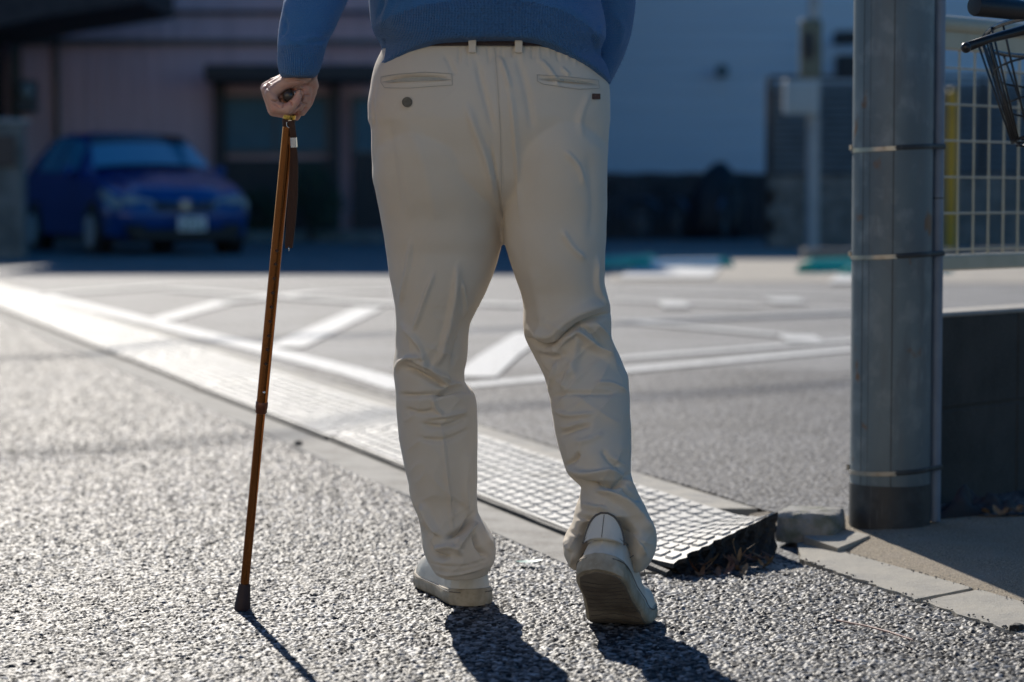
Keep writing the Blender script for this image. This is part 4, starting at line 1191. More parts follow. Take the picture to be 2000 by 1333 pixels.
# ================================================================== THE MAN
def fabric(name, col, rough, sheen, weave, dist, col2=None, rib=False):
    m = mat(name, col, rough, sheen=sheen, noise=[(9, col2, .35, .7)] if col2 else None)
    nt = m.node_tree; b = bsdf(m); tc = nt.nodes.new('ShaderNodeTexCoord')
    n1 = nt.nodes.new('ShaderNodeTexNoise'); n1.inputs['Scale'].default_value = weave; n1.inputs['Detail'].default_value = 2
    nt.links.new(tc.outputs['Object'], n1.inputs[0])
    bp = nt.nodes.new('ShaderNodeBump'); bp.inputs['Distance'].default_value = dist; bp.inputs['Strength'].default_value = .8
    nt.links.new(n1.outputs[0], bp.inputs['Height']); last = bp
    if rib:
        at = nt.nodes.new('ShaderNodeAttribute'); at.attribute_name = 'ribu'; ms = nt.nodes.new('ShaderNodeAttribute'); ms.attribute_name = 'ribm'
        mu = nt.nodes.new('ShaderNodeMath'); mu.operation = 'MULTIPLY'; mu.inputs[1].default_value = 2 * math.pi / .0036; nt.links.new(at.outputs['Fac'], mu.inputs[0])
        si = nt.nodes.new('ShaderNodeMath'); si.operation = 'SINE'; nt.links.new(mu.outputs[0], si.inputs[0])
        mm = nt.nodes.new('ShaderNodeMath'); mm.operation = 'MULTIPLY'; nt.links.new(si.outputs[0], mm.inputs[0]); nt.links.new(ms.outputs['Fac'], mm.inputs[1])
        b2 = nt.nodes.new('ShaderNodeBump'); b2.inputs['Distance'].default_value = .0009; b2.inputs['Strength'].default_value = 1
        nt.links.new(mm.outputs[0], b2.inputs['Height']); nt.links.new(bp.outputs[0], b2.inputs['Normal']); last = b2
        # knit: horizontal courses
        wv = nt.nodes.new('ShaderNodeTexWave'); wv.bands_direction = 'Z'; wv.inputs['Scale'].default_value = 120; wv.inputs['Distortion'].default_value = 3; wv.inputs['Detail Scale'].default_value = 3
        nt.links.new(tc.outputs['Object'], wv.inputs[0]); b3 = nt.nodes.new('ShaderNodeBump'); b3.inputs['Distance'].default_value = .0004
        nt.links.new(wv.outputs[1], b3.inputs['Height']); nt.links.new(b2.outputs[0], b3.inputs['Normal']); last = b3
    nt.links.new(last.outputs[0], b.inputs['Normal'])
    return m
M_chino = fabric('chino_cotton', (.71, .62, .505), .85, .12, 900, .0003, (.68, .59, .475))
def thin_cloth(m, f):
    nt = m.node_tree; b = bsdf(m); out = nt.nodes['Material Output']; tr = nt.nodes.new('ShaderNodeBsdfTranslucent'); mx = nt.nodes.new('ShaderNodeMixShader')
    src = b.inputs['Base Color'].links[0].from_socket; nt.links.new(src, tr.inputs['Color']); mx.inputs[0].default_value = f
    nt.links.new(b.outputs[0], mx.inputs[1]); nt.links.new(tr.outputs[0], mx.inputs[2]); nt.links.new(mx.outputs[0], out.inputs['Surface'])
thin_cloth(M_chino, .08)
M_knit = fabric('blue_knit', (.048, .165, .37), .95, .3, 600, .0022, (.036, .14, .33), rib=True)
M_skin = mat('skin', (.64, .355, .255), .5, noise=[(60, (.66, .28, .20), .42, .68), (14, (.52, .30, .22), .45, .7)], bump=[(260, .0004), (90, .0006)])
M_dark = mat('dark_stitch', (.05, .045, .04), .7)
M_stitch = mat('seam_thread', (.42, .37, .30), .8)

man = empty('person', (-.03, 4.2, 0), 0, 'man seen from behind in a blue sweater and beige trousers walking with a cane', 'person')

# ---- trousers
Yb = 4.16
pelvis = ptube([(62, 775, 1140, 4.145, .098), (85, 757, 1152, 4.145, .108), (110, 744, 1166, 4.145, .120), (140, 731, 1180, 4.145, .130), (170, 724, 1188, 4.145, .136), (205, 718, 1190, 4.145, .140),
                (235, 719, 1190, 4.145, .142), (250, 724, 1189, 4.145, .140), (310, 727, 1187, 4.15, .130), (345, 731, 1186, 4.15, .120), (370, 738, 1182, 4.15, .105), (395, 770, 1155, 4.15, .08), (415, 830, 1100, 4.15, .05), (440, 900, 1050, 4.15, .03)], p=2.5)
legL = ptube([(230, 760, 940, 4.15, .120), (300, 730, 972, 4.15, .134), (340, 728, 982, 4.155, .132), (380, 735, 986, 4.16, .127), (430, 745, 984, 4.17, .117), (470, 752, 982, 4.175, .113), (500, 756, 975, 4.18, .11), (530, 759, 966, 4.18, .108), (560, 765, 954, 4.18, .105), (600, 771, 935, 4.185, .102),
              (640, 773, 918, 4.19, .098), (680, 772, 914, 4.195, .095), (705, 769, 911, 4.195, .093), (730, 768, 906, 4.195, .09), (748, 770, 906, 4.195, .089), (765, 772, 922, 4.195, .093), (785, 773, 929, 4.2, .094), (800, 774, 931, 4.2, .092), (850, 779, 932, 4.2, .09), (900, 788, 932, 4.2, .088),
              (950, 799, 932, 4.2, .087), (985, 807, 933, 4.205, .087), (1005, 814, 935, 4.205, .088), (1022, 817, 946, 4.205, .091), (1040, 820, 957, 4.205, .096), (1060, 822, 967, 4.205, .100), (1080, 827, 968, 4.205, .102), (1098, 834, 966, 4.205, .101), (1113, 842, 958, 4.205, .098), (1124, 850, 951, 4.205, .096)], p=2.25)
legR = ptube([(230, 990, 1160, 4.14, .118), (300, 968, 1187, 4.14, .132), (340, 972, 1186, 4.14, .130), (380, 978, 1186, 4.14, .126), (430, 980, 1184, 4.14, .117), (470, 983, 1182, 4.14, .113), (500, 990, 1180, 4.14, .11), (545, 1006, 1180, 4.145, .107), (575, 1017, 1186, 4.15, .105), (600, 1022, 1193, 4.15, .104),
              (630, 1021, 1195, 4.15, .103), (655, 1023, 1195, 4.15, .102), (672, 1030, 1200, 4.15, .099), (690, 1040, 1208, 4.145, .094), (715, 1053, 1219, 4.13, .090), (740, 1065, 1229, 4.12, .089), (760, 1070, 1231, 4.11, .088), (780, 1074, 1232, 4.10, .087), (830, 1083, 1234, 4.085, .084), (870, 1092, 1234, 4.07, .082),
              (905, 1102, 1233, 4.06, .08), (925, 1110, 1233, 4.05, .079), (940, 1124, 1237, 4.045, .078), (955, 1138, 1242, 4.04, .078), (972, 1135, 1250, 4.035, .08), (990, 1128, 1259, 4.03, .083), (1008, 1123, 1267, 4.025, .086), (1025, 1119, 1276, 4.02, .088), (1045, 1107, 1283, 4.02, .091), (1062, 1101, 1284, 4.02, .092),
              (1080, 1102, 1281, 4.02, .092), (1095, 1107, 1275, 4.025, .089), (1112, 1117, 1263, 4.03, .084)], p=2.2)
buttL = MB().ball((PX(858, 290, 4.1)[0], 4.085, .79), (.095, .075, .12), 28, 18)
buttR = MB().ball((PX(1082, 290, 4.1)[0], 4.080, .79), (.092, .075, .12), 28, 18)
V, Q = remesh([rings(pelvis), rings(legL), rings(legR)], .0026)
V = relax(V, Q, 4, .6)
V0_ = V; N = vnormals(V, Q); UV = proj(V)
# the hem of the lifted leg is pushed up at the back by the shoe: raise its lower back rim
S_leg = [
 # left leg
 ([(804, 468), (794, 537), (779, 600)], 4, 6, 6), ([(848, 531), (832, 575), (817, 619), (804, 651)], 4, 6, 7), ([(779, 632), (817, 673), (832, 730)], 5, 8, 5),
 ([(892, 520), (885, 575), (876, 619), (866, 660), (858, 695), (839, 722)], 8, 14, 5), ([(902, 547), (909, 594), (906, 622)], 4, 5, 5), ([(925, 600), (900, 650), (880, 720)], -5, 8, 8),
 ([(766, 733), (780, 710), (806, 699), (830, 700)], 7, 7, 7), ([(786, 716), (832, 735), (882, 761)], -9, 5, 10), ([(800, 702), (842, 722), (885, 750)], 6, 8, 4), ([(839, 722), (858, 738), (878, 757)], 5, 4, 6),
 ([(843, 780), (876, 765), (902, 762), (926, 770)], -7, 5, 6), ([(850, 768), (885, 752), (920, 758)], 5, 6, 4), ([(774, 770), (800, 774), (840, 770), (879, 764)], -6, 6, 9), ([(845, 776), (852, 800), (866, 812)], 5, 5, 6),
 ([(822, 829), (852, 834), (882, 829), (914, 813)], -6, 5, 7), ([(832, 818), (879, 813), (912, 804)], 5, 6, 4), ([(814, 855), (849, 861), (885, 855), (916, 838)], -4, 5, 7), ([(790, 800), (820, 808), (850, 802)], -4, 6, 6),
 ([(862, 825), (868, 880), (873, 931), (880, 985), (885, 1043)], 3.2, 3, 7), ([(912, 880), (905, 950), (912, 1000)], 4, 10, 10),
 ([(930, 1000), (905, 1036), (868, 1056)], -8, 6, 7), ([(931, 1020), (908, 1052), (892, 1080)], 8, 7, 6), ([(862, 1050), (845, 1035), (822, 985)], 5, 6, 8), ([(938, 1017), (950, 1054), (968, 1070)], 5, 6, 6), ([(925, 1040), (935, 1072), (955, 1092)], -5, 5, 6),
 ([(817, 1025), (829, 1062), (850, 1090), (880, 1090)], -8, 6, 9), ([(793, 940), (816, 997), (836, 1040)], 4, 7, 7), ([(845, 1078), (880, 1072), (905, 1090)], 4, 7, 7),
 ([(835, 1104), (888, 1111), (938, 1102), (970, 1086)], -1.6, 1.8, 1.8), ([(842, 1122), (890, 1128), (952, 1112)], 1.8, 3, 3),
 # right leg
 ([(1020, 655), (1072, 676), (1109, 647), (1147, 625), (1196, 610)], -15, 3.5, 9), ([(1024, 640), (1070, 658), (1104, 630), (1142, 608), (1192, 594)], 7, 16, 10),
 ([(1062, 688), (1090, 668), (1110, 655), (1128, 648), (1157, 673), (1191, 703), (1212, 720)], 10, 6, 9), ([(1120, 630), (1150, 645), (1180, 672), (1206, 708)], -6, 6, 6), ([(1160, 630), (1185, 655), (1203, 690)], 5, 6, 5),
 ([(1030, 665), (1056, 712), (1074, 735), (1074, 752)], -2.5, 2.5, 2.5), ([(1084, 708), (1079, 742), (1070, 768)], 6, 5, 6), ([(1112, 722), (1104, 745), (1098, 762)], 5, 7, 6), ([(1045, 690), (1075, 700), (1110, 690)], -5, 9, 9), ([(1126, 655), (1122, 700), (1112, 740)], 4, 12, 10),
 ([(1097, 449), (1119, 484), (1144, 509)], 3.5, 7, 9), ([(1166, 500), (1163, 556), (1179, 588), (1193, 600)], 6, 6, 5), ([(1040, 520), (1052, 590), (1060, 640)], 3, 14, 14),
 ([(1068, 781), (1100, 770), (1152, 767), (1212, 768)], -4.5, 6, 8), ([(1078, 800), (1110, 812), (1160, 808)], 4.5, 6, 7), ([(1160, 752), (1195, 750), (1230, 768)], 4, 6, 6), ([(1090, 853), (1123, 839), (1156, 830)], -5, 6, 7), ([(1088, 832), (1110, 836), (1140, 824)], 3.5, 6, 5), ([(1180, 845), (1150, 862), (1120, 865)], 3, 8, 8),
 ([(1104, 913), (1120, 902), (1132, 886)], -6, 5, 6), ([(1175, 880), (1190, 900), (1212, 915)], -4, 8, 8), ([(1104, 926), (1136, 948), (1179, 947), (1212, 945), (1232, 925)], -10, 6, 9), ([(1105, 910), (1140, 930), (1185, 928), (1216, 930)], 6, 9, 7),
 ([(1215, 942), (1228, 964), (1256, 982)], -6, 5, 5), ([(1218, 930), (1240, 955), (1262, 985)], 5, 4, 4), ([(1165, 954), (1215, 984), (1255, 1023), (1284, 1048)], 7.5, 7, 8), ([(1120, 1012), (1162, 1018), (1202, 1024), (1251, 1050)], -6, 7, 7), ([(1130, 985), (1160, 995), (1190, 1000)], 4, 8, 7),
 ([(1101, 1050), (1119, 1075), (1134, 1064), (1152, 1046)], 6, 5, 6), ([(1112, 1040), (1130, 1048), (1150, 1036)], -5, 5, 5), ([(1262, 1090), (1240, 1060), (1225, 1050)], 4, 6, 6), ([(1125, 1090), (1118, 1105), (1112, 1112)], 3, 5, 5),
 # seat
 ([(976, 111), (988, 146), (996, 175)], 3.5, 6, 6), ([(1054, 118), (1078, 146), (1090, 170)], 3, 6, 6), ([(1095, 135), (1112, 150)], 2.5, 5, 5), ([(1102, 294), (1129, 324), (1141, 362)], 3, 6, 8), ([(1150, 180), (1130, 235), (1138, 270)], 2.5, 9, 9),
 ([(910, 205), (934, 270), (955, 330), (972, 380)], 4, 12, 9), ([(990, 160), (999, 225), (1004, 280), (1009, 345), (1013, 430)], 3.2, 12, 1.6), ([(958, 285), (968, 345), (977, 400), (983, 455)], -4.0, 3.5, 3.5), ([(945, 280), (955, 330), (966, 390)], 2.2, 3, 12),
 ([(930, 120), (950, 200), (965, 260)], -3, 9, 9), ([(870, 110), (890, 150)], -2, 7, 7), ([(1010, 115), (1030, 190), (1040, 260)], -2.5, 10, 10), ([(760, 230), (770, 330), (785, 430)], -2.5, 12, 12), ([(790, 230), (830, 330), (850, 430)], 2, 20, 20), ([(1150, 300), (1160, 400), (1150, 470)], -2.5, 14, 12),
 ([(965, 95), (972, 160), (978, 250), (980, 330), (979, 395)], -1.1, 1.6, 1.6),
 ([(737, 150), (729, 200), (733, 260)], -2, 4, 4),
]
for k in range(16):       # gathers under the belt
    u = 900 + k * 17 + rnd.uniform(-4, 4); S_leg.append(([(u, 88), (u + rnd.uniform(-3, 5), 105 + rnd.uniform(8, 32))], rnd.choice((-1, 1)) * rnd.uniform(.8, 1.8), 3.5, 3.5))
D = strokes(V, N, UV, S_leg)
D *= 1.55 + .9 * np.clip((UV[:, 1] - 880) / 60, 0, 1)
rot_ = V @ np.array([[.8, 0, .6], [0, 1, 0], [-.6, 0, .8]])
rdg = 1 - np.abs(vnoise(rot_ * np.array([.55, 1, 1.5]), 17)); rdg2 = 1 - np.abs(vnoise((V @ np.array([[.7, 0, -.7], [0, 1, 0], [.7, 0, .7]])) * np.array([.6, 1, 1.6]), 22))
low_ = np.clip(-N[:, 1] * 1.8 - .35, 0, 1) * np.clip((UV[:, 1] - 560) / 120, .12, 1) * np.where(UV[:, 0] > 985, 1, .75)
D += (rdg**6 - .25) * .0040 * low_ + (rdg2**7 - .2) * .0032 * low_
D += vnoise(V, 8) * .0022 + vnoise(V * np.array([1, 1, .45]), 26) * .0014 * (UV[:, 1] > 600) + vnoise(V, 40) * .0007
# pocket slits (welts)
def slit(pts, depth, w): return (pts, depth, w, w)
pock = [slit([(748, 161), (790, 154), (835, 153), (880, 156)], -7, 4.5), slit([(750, 150), (800, 145), (880, 148)], .9, 2.2), slit([(748, 172), (800, 170), (850, 164), (884, 160)], 1.0, 2.5),
        slit([(1052, 155), (1090, 160), (1130, 164), (1168, 167)], -5, 3.2), slit([(1050, 149), (1100, 153), (1168, 160)], .9, 2.0), slit([(1056, 163), (1110, 172), (1168, 175)], .9, 2.0)]
D += strokes(V, N, UV, pock)
V = V + N * D[:, None]
V = relax(V, Q, 1, .15)
# hollow the leg openings
def hollow(V, Q, z_of, up):
    N = vnormals(V, Q); return V
for (cx, cy, rx, ry, zh) in ((PX(901, 0, 4.205)[0], 4.205, .052, .088, PX(0, 1124, 4.205)[2]), (PX(1190, 0, 4.03)[0], 4.03, .058, .074, PX(0, 1112, 4.03)[2])):
    m = (((V[:, 0] - cx) / rx)**2 + ((V[:, 1] - cy) / ry)**2 < .86) & (V[:, 2] < zh + .012) & (N[:, 2] < -.6)
    V[m, 2] += .04
# lift the back hem over the raised heel (right leg) and tuck it
m = (UV[:, 0] > 1110) & (UV[:, 0] < 1275) & (UV[:, 1] > 1010) & (V[:, 1] < 4.02)
k = np.exp(-((UV[m, 0] - 1186) / 50)**4) * np.clip((UV[m, 1] - 1012) / 34, 0, 1)**1.2
V[m, 1] += k * .074
trousers = mobj('trousers', V, Q, M_chino, man, smooth=True)
TV = V; TUV = proj(V); TN = vnormals(V, Q)
def back_y(u, v):
    """distance of the trouser's back surface at photo pixel (u, v)"""
    d = (TUV[:, 0] - u)**2 + (TUV[:, 1] - v)**2; s = np.where((d < 30) & (TN[:, 1] < 0))[0]
    if len(s) == 0: s = np.argsort(d)[:6]
    return TV[s, 1].min()
def on_back(u, v, off=.0015): return PX(u, v, back_y(u, v) - off)
# pocket stitching, belt, loops, button, tab
def seam(pts, r, name='seam', m=None, par=trousers, off=.0004):
    P = []
    for (a, b_) in zip(pts[:-1], pts[1:]):
        n_ = max(2, int(math.hypot(a[0] - b_[0], a[1] - b_[1]) / 5))
        for i in range(n_): P.append(on_back(a[0] + (b_[0] - a[0]) * i / n_, a[1] + (b_[1] - a[1]) * i / n_, off))
    P.append(on_back(*pts[-1], off)); A = np.array(P); 
    if len(A) > 4: A[1:-1, 1] = (A[:-2, 1] + A[1:-1, 1] + A[2:, 1]) / 3
    mb = MB(); mb.tube([tuple(p) for p in A], r, 5, flat=.7); return mb.build(name, m or M_stitch, par, smooth=True)
for c, pts in (('l', [(745, 152), (775, 147), (830, 143), (883, 146), (884, 168), (850, 170), (800, 174), (752, 173), (745, 163), (745, 152)]),
               ('r', [(1049, 148), (1100, 151), (1168, 158), (1170, 174), (1130, 176), (1060, 166), (1049, 160), (1049, 148)])):
    seam(pts, .00045, 'pocket_stitching')
def lens(pts_top, pts_bot, name, m):
    n_ = 14; V = []; Q = []
    for i in range(n_ + 1):
        t = i / n_; a = np.array(pts_top[0]) * (1 - t) + np.array(pts_top[-1]) * t; hgt = math.sin(math.pi * (t * .96 + .02))
        for s_ in (0, 1): V.append(on_back(a[0], a[1] + (1 if s_ else -1) * pts_bot * hgt + 3 * math.sin(math.pi * t) * (-1), .0001 if s_ else .0003))
    for i in range(n_): Q.append((2 * i, 2 * i + 2, 2 * i + 3, 2 * i + 1))
    return mobj(name, V, Q, m, trousers)
M_pocket = mat('pocket_inner', (.46, .41, .32), .9, bump=(200, .002))
lens([(747, 162), (882, 157)], 4.2, 'pocket_opening', M_pocket); lens([(1052, 156), (1168, 168)], 2.4, 'pocket_opening', M_pocket)
p = on_back(796, 201, .002); b = MB(); b.lathe([(.001, .0), (.0078, .0), (.0085, .0012), (.0085, .0026), (.0066, .0034), (.0052, .0022), (.001, .0022)], (p[0], p[1] + .0012, p[2]), (0, -1, .05), 28)
bo = b.build('button', mat('button_dark', (.07, .06, .045), .35, noise=(200, (.13, .11, .08), .5, .7)), trousers, autos=R(50))
b = MB()
for dx, dz in ((-.0016, .0016), (.0016, .0016), (-.0016, -.0016), (.0016, -.0016)): b.ball((p[0] + dx, p[1] - .0014, p[2] + dz), .0008, 8, 6)
b.build('button_hole', M_dark, bo)
p = on_back(1164, 190, .002); MB().box(p, (.0145, .0018, .0095), rot=(0, 0, R(18)), bev=.0006).build('brand_tab', mat('tab_leather', (.055, .022, .015), .55, noise=(300, (.10, .05, .035), .5, .7)), trousers)
seam([(966, 96), (972, 160), (977, 250), (979, 330), (980, 400), (983, 450)], .00038, 'centre_seam')
# belt just under the sweater hem
bl = MB(); A = ptube([(70, 765, 1148, 4.145, .112), (100, 748, 1162, 4.145, .1205)], p=2.5, step=6, n=96)
V_, Q_ = rings(A, close=False); mobj('belt', V_, Q_, mat('belt_leather', (.030, .013, .010), .5, bump=(250, .001)), trousers, smooth=True)
bb = MB(); 
for v in (81, 88):
    P = []
    for u in range(900, 1110, 3): 
        A_ = ptube([(v - .1, 757, 1154, 4.145, .1185), (v + .1, 757, 1154, 4.145, .1185)], p=2.5, step=.2, n=300)[0]
        i = np.argmin(np.abs(proj(A_)[:, 0] - u) + (A_[:, 1] > 4.14) * 999); 
        if (u // 3) % 2: P.append(A_[i])
        elif len(P) and False: pass
    for q in P: bb.box((q[0], q[1] - .0005, q[2]), (.0022, .0009, .0007))
bb.build('belt_stitching', mat('belt_thread', (.22, .15, .11), .7), trousers)
for (u, du) in ((923, -1), (1013, 1)):
    y = min(back_y(u, 100), back_y(u, 92)) - .003; lp = MB()
    lp.box(PX(u, 88, y), (.0128, .0035, .030), rot=(R(-6), 0, 0), bev=.001); lp.build('belt_loop', M_chino, trousers)

# ---- shoes
M_leath = mat('white_leather', (.74, .69, .60), .42, noise=[(30, (.56, .52, .46), .5, .72), (6, (.60, .57, .51), .4, .7)], bump=[(300, .0004), (40, .0015)])
M_sole = mat('sole_rubber', (.48, .41, .31), .7, noise=[(40, (.30, .245, .17), .42, .65), (160, (.40, .34, .25), .5, .7)], bump=(200, .0006))
M_sole2 = mat('sole_bottom', (.20, .165, .125), .75, noise=[(26, (.13, .10, .075), .42, .65)], bump=[((10, 60, 1), .003), (120, .0015)])
M_pipe = mat('shoe_piping', (.10, .09, .08), .6)
def shoe(loc, yaw, lift, label, mirror=1):
    """local: y towards toe, heel back at y=0; length .285"""
    e = empty('shoe', loc, 0); e.parent = man; e.location = Vector(loc) - man.location
    if label: e['label'] = label
    L = .285; n = 56
    def outline(t):    # half widths left/right along the length, plus centre shift
        w = np.interp(t, [0, .03, .08, .18, .35, .55, .68, .80, .90, .96, 1.0], [.004, .024, .036, .041, .041, .048, .054, .052, .042, .028, .004])
        c = np.interp(t, [0, .2, .45, .7, .9, 1], [0, 0, .003, .006, .009, .012]) * mirror
        return c, w
    ball = .185; toeR = .0
    def bend(P):
        """raise the heel about the ball line"""
        P = np.array(P, dtype=float); q = P.copy()
        if lift:
            a = lift * np.clip((ball + .02 - P[:, 1]) / .06, 0, 1)
            # bend about the ball line at height 0
            dy = P[:, 1] - ball; dz = P[:, 2]
            ca, sa = np.cos(-a), np.sin(-a)
            q[:, 1] = ball + dy * ca - dz * sa; q[:, 2] = dy * sa + dz * ca
        c, s_ = math.cos(yaw), math.sin(yaw)
        x = q[:, 0] * c - q[:, 1] * s_; y = q[:, 0] * s_ + q[:, 1] * c
        return np.stack([x, y, q[:, 2]], -1)
    ts = np.concatenate([np.linspace(0, .1, 12), np.linspace(.12, .88, 36), np.linspace(.9, 1, 12)])
    def loft(profile, name, m, par, close=True, autos=R(55)):
        A = []
        for t in ts:
            c, w = outline(t); A.append(profile(t, c, w))
        V, Q = rings(np.array(A), close); return mobj(name, bend(V), Q, m, par, local=True, autos=autos)
    toe = lambda t: .012 * max(0, (t - .8) / .2)**2
    def sole_p(t, c, w):
        z0 = toe(t); hgt = .030 - .006 * math.sin(t * math.pi); w2 = w + .0035
        k = [(-w2 * .93, z0), (-w2, z0 + .004), (-w2 * 1.01, z0 + hgt * .5), (-w2 * .985, z0 + hgt - .002), (-w2 * .95, z0 + hgt), (w2 * .95, z0 + hgt), (w2 * .985, z0 + hgt - .002), (w2 * 1.01, z0 + hgt * .5), (w2, z0 + .004), (w2 * .93, z0)]
        return [(c + x, t * L - .006 + .010 * t, z) for x, z in k]
    so_ = loft(sole_p, 'sole', M_sole, e)
    def tread_p(t, c, w):
        z0 = toe(t) - .0022; w2 = w * .95 
        return [(c - w2, t * L * .98 + .002, z0 + .004), (c - w2 * .98, t * L * .98 + .002, z0), (c + w2 * .98, t * L * .98 + .002, z0), (c + w2, t * L * .98 + .002, z0 + .004)]
    loft(tread_p, 'tread', M_sole2, so_)
    # tread lines
    tl = MB()
    for t in np.linspace(.14, .92, 17):
        c, w = outline(t); P = []
        for x in np.linspace(-.86, .86, 13): P.append((c + w * x, t * L + .004 * math.sin(x * 3 + t * 9) + .0012 * math.sin(x * 17 + t * 70), toe(t) - .0023))
        tl.tube([tuple(q) for q in bend(P)], .0007, 5)
    tl.build('tread_groove', M_dark, so_, local=True)
    def up_p(t, c, w):
        z0 = .024 + toe(t)
        top = np.interp(t, [0, .04, .12, .26, .40, .52, .70, .85, .95, 1.0], [.070, .078, .080, .080, .092, .084, .064, .052, .042, .030])
        tw = np.interp(t, [0, .04, .12, .26, .40, .52, .70, .85, .95, 1.0], [.2, .40, .62, .70, .62, .55, .62, .72, .7, .5])
        ysh = np.interp(t, [0, .12, .3], [.012, .004, 0])
        pts = []
        for s_ in np.linspace(0, 1, 9):
            ww = w * ((1 - s_)**.6 * (1 - tw) + tw) if s_ < 1 else w * tw
            bulge = 1 + .04 * math.sin(s_ * math.pi)
            pts.append((-ww * bulge, z0 + (top - z0) * s_, ysh * s_))
        arch = [(-w * tw * .6, top + .004), (0, top + .006), (w * tw * .6, top + .004)]
        k = pts + [(x, z, ysh) for x, z in arch] + [(-x, z, y) for x, z, y in pts[::-1]]
        return [(c + x, t * L + y, z) for x, z, y in k]
    uo = loft(up_p, 'upper', M_leath, e, autos=R(60))
    # heel tab: raised rounded tongue of leather at the back with dark piping
    V = []; Q = []; nu, nv = 20, 12
    def tab(a, b_, off=0.0):       # a around -1..1, b height 0..1
        an = a * 1.15; hw = (1 - b_**1.9)**.6 if b_ < 1 else 0
        an *= .15 + .85 * hw if b_ > 0 else 1
        r = .0345 + off
        z = .058 + b_ * .044
        return (r * math.sin(an) * (1 - b_ * .12), .0325 - r * math.cos(an) * (1 - .05 * b_) - b_ * .006, z)
    for i in range(nu + 1):
        for j in range(nv + 1): V.append(tab(i / nu * 2 - 1, j / nv, .0025))
    for i in range(nu):
        for j in range(nv): a = i * (nv + 1) + j; Q.append((a, a + nv + 1, a + nv + 2, a + 1))
    b0 = len(V); V += [tab(i / nu * 2 - 1, j / nv, -.003) for i in range(nu + 1) for j in range(nv + 1)]
    for i in range(nu):
        for j in range(nv): a = b0 + i * (nv + 1) + j; Q.append((a, a + 1, a + nv + 2, a + nv + 1))
    ho = mobj('heel_tab', bend(V), Q, M_leath, e, smooth=True, local=True)
    P = [tab(-1, b_, .003) for b_ in np.linspace(0, 1, 14)] + [tab(1, b_, .003) for b_ in np.linspace(1, 0, 14)]
    MB().tube([tuple(q) for q in bend(P)], .0019, 6).build('piping', M_pipe, ho, local=True, smooth=True)
    MB().tube([tuple(q) for q in bend([tab(0, b_, .0028) for b_ in np.linspace(.03, .93, 8)])], .0006, 5).build('centre_seam', M_dark, ho, local=True)
    P = [(.0375 * math.sin(a_), .0340 - .0375 * math.cos(a_), .062 + .004 * abs(math.sin(a_ * 3))) for a_ in np.linspace(-1.5, 1.5, 24)]
    MB().tube([tuple(q) for q in bend(P)], .0008, 5).build('heel_stitching', M_pipe, uo, local=True)
    for s_ in (-1, 1):
        P = [];
        for t in np.linspace(.16, .52, 14):
            c, w = outline(t); z = .05 + .03 * math.sin((t - .16) * 8); P.append((c + s_ * w * 1.02, t * L, z))
        MB().tube([tuple(q) for q in bend(P)], .0007, 5).build('side_stitching', M_pipe, uo, local=True)
        P = [((outline(t)[0]) + s_ * (outline(t)[1] + .0046), t * L - .006 + .01 * t, .0235 + toe(t)) for t in np.linspace(.02, .98, 40)]
        MB().tube([tuple(q) for q in bend(P)], .0008, 5).build('sole_welt', M_pipe, so_, local=True)
    # laces
    lc = MB()
    for t in (.44, .50, .56, .62, .68):
        c, w = outline(t); top = np.interp(t, [.40, .52, .70], [.094, .084, .064]) + .007
        P = [(c + w * x * .62, t * L, top - .010 * x * x) for x in np.linspace(-1, 1, 7)]; lc.tube([tuple(q) for q in bend(P)], .003, 6, flat=.5)
    lc.build('laces', M_leath, uo, local=True, smooth=True)
    return e
hx, hy = G(914, 1189)[0], gy(1189)
shoe((hx + .008, hy - .012, .0025), R(13), 0, None, mirror=-1)
shoe((PX(1185, 0, 3.93)[0] - .024, 4.035 - .185, .006), R(-14), R(36), None, mirror=1)

# ---- sweater
def zrow(v, y=4.145): return CH + (HOR - v) * y / F
tors = []
n = 110; th = np.linspace(0, 2 * math.pi, n, endpoint=False); c, s_ = np.cos(th), np.sin(th)
TK = [(-440, 905, 1010, 4.10, .055), (-415, 880, 1035, 4.11, .065), (-390, 830, 1085, 4.12, .085), (-360, 775, 1140, 4.13, .10), (-320, 745, 1168, 4.135, .112), (-250, 733, 1172, 4.14, .125), (-150, 730, 1170, 4.14, .13), (-60, 726, 1168, 4.14, .132), (0, 722, 1170, 4.14, .134),
      (25, 724, 1176, 4.14, .136), (50, 728, 1180, 4.14, .138), (75, 737, 1181, 4.14, .137), (95, 748, 1172, 4.14, .133), (112, 749, 1170, 4.14, .1335), (130, 739, 1182, 4.14, .139), (150, 729, 1188, 4.14, .1425), (170, 722, 1192, 4.14, .144)]
# rows run from the hem (which drops towards the sides) to the neck
def hemv(th): 
    c = np.cos(th); back = np.sin(th) < 0
    return np.where(back, 84 + np.where(c < 0, 58, 84) * np.abs(c)**2.6, 120 + 40 * np.abs(c)**2)
A = []
hv = hemv(th)
for t in np.concatenate([np.linspace(0, 1, 70)]):
    tt = t**1.15
    v = hv * (1 - tt) + (-440) * tt
    K = interp(TK, v); e_ = 2 / 2.5
    xl = (K[:, 0] - 1000) / F * K[:, 2]; xr = (K[:, 1] - 1000) / F * K[:, 2]
    x = (xl + xr) / 2 + (xr - xl) / 2 * np.sign(c) * np.abs(c)**e_; y = K[:, 2] + K[:, 3] * np.sign(s_) * np.abs(s_)**e_
    z = CH + (HOR - v) * K[:, 2] / F
    A.append(np.stack([x, y, z], -1))
torso = rings(np.array(A))
def arm(keys, n=40): return rings(ptube(keys, n=n, step=4, p=2.0))
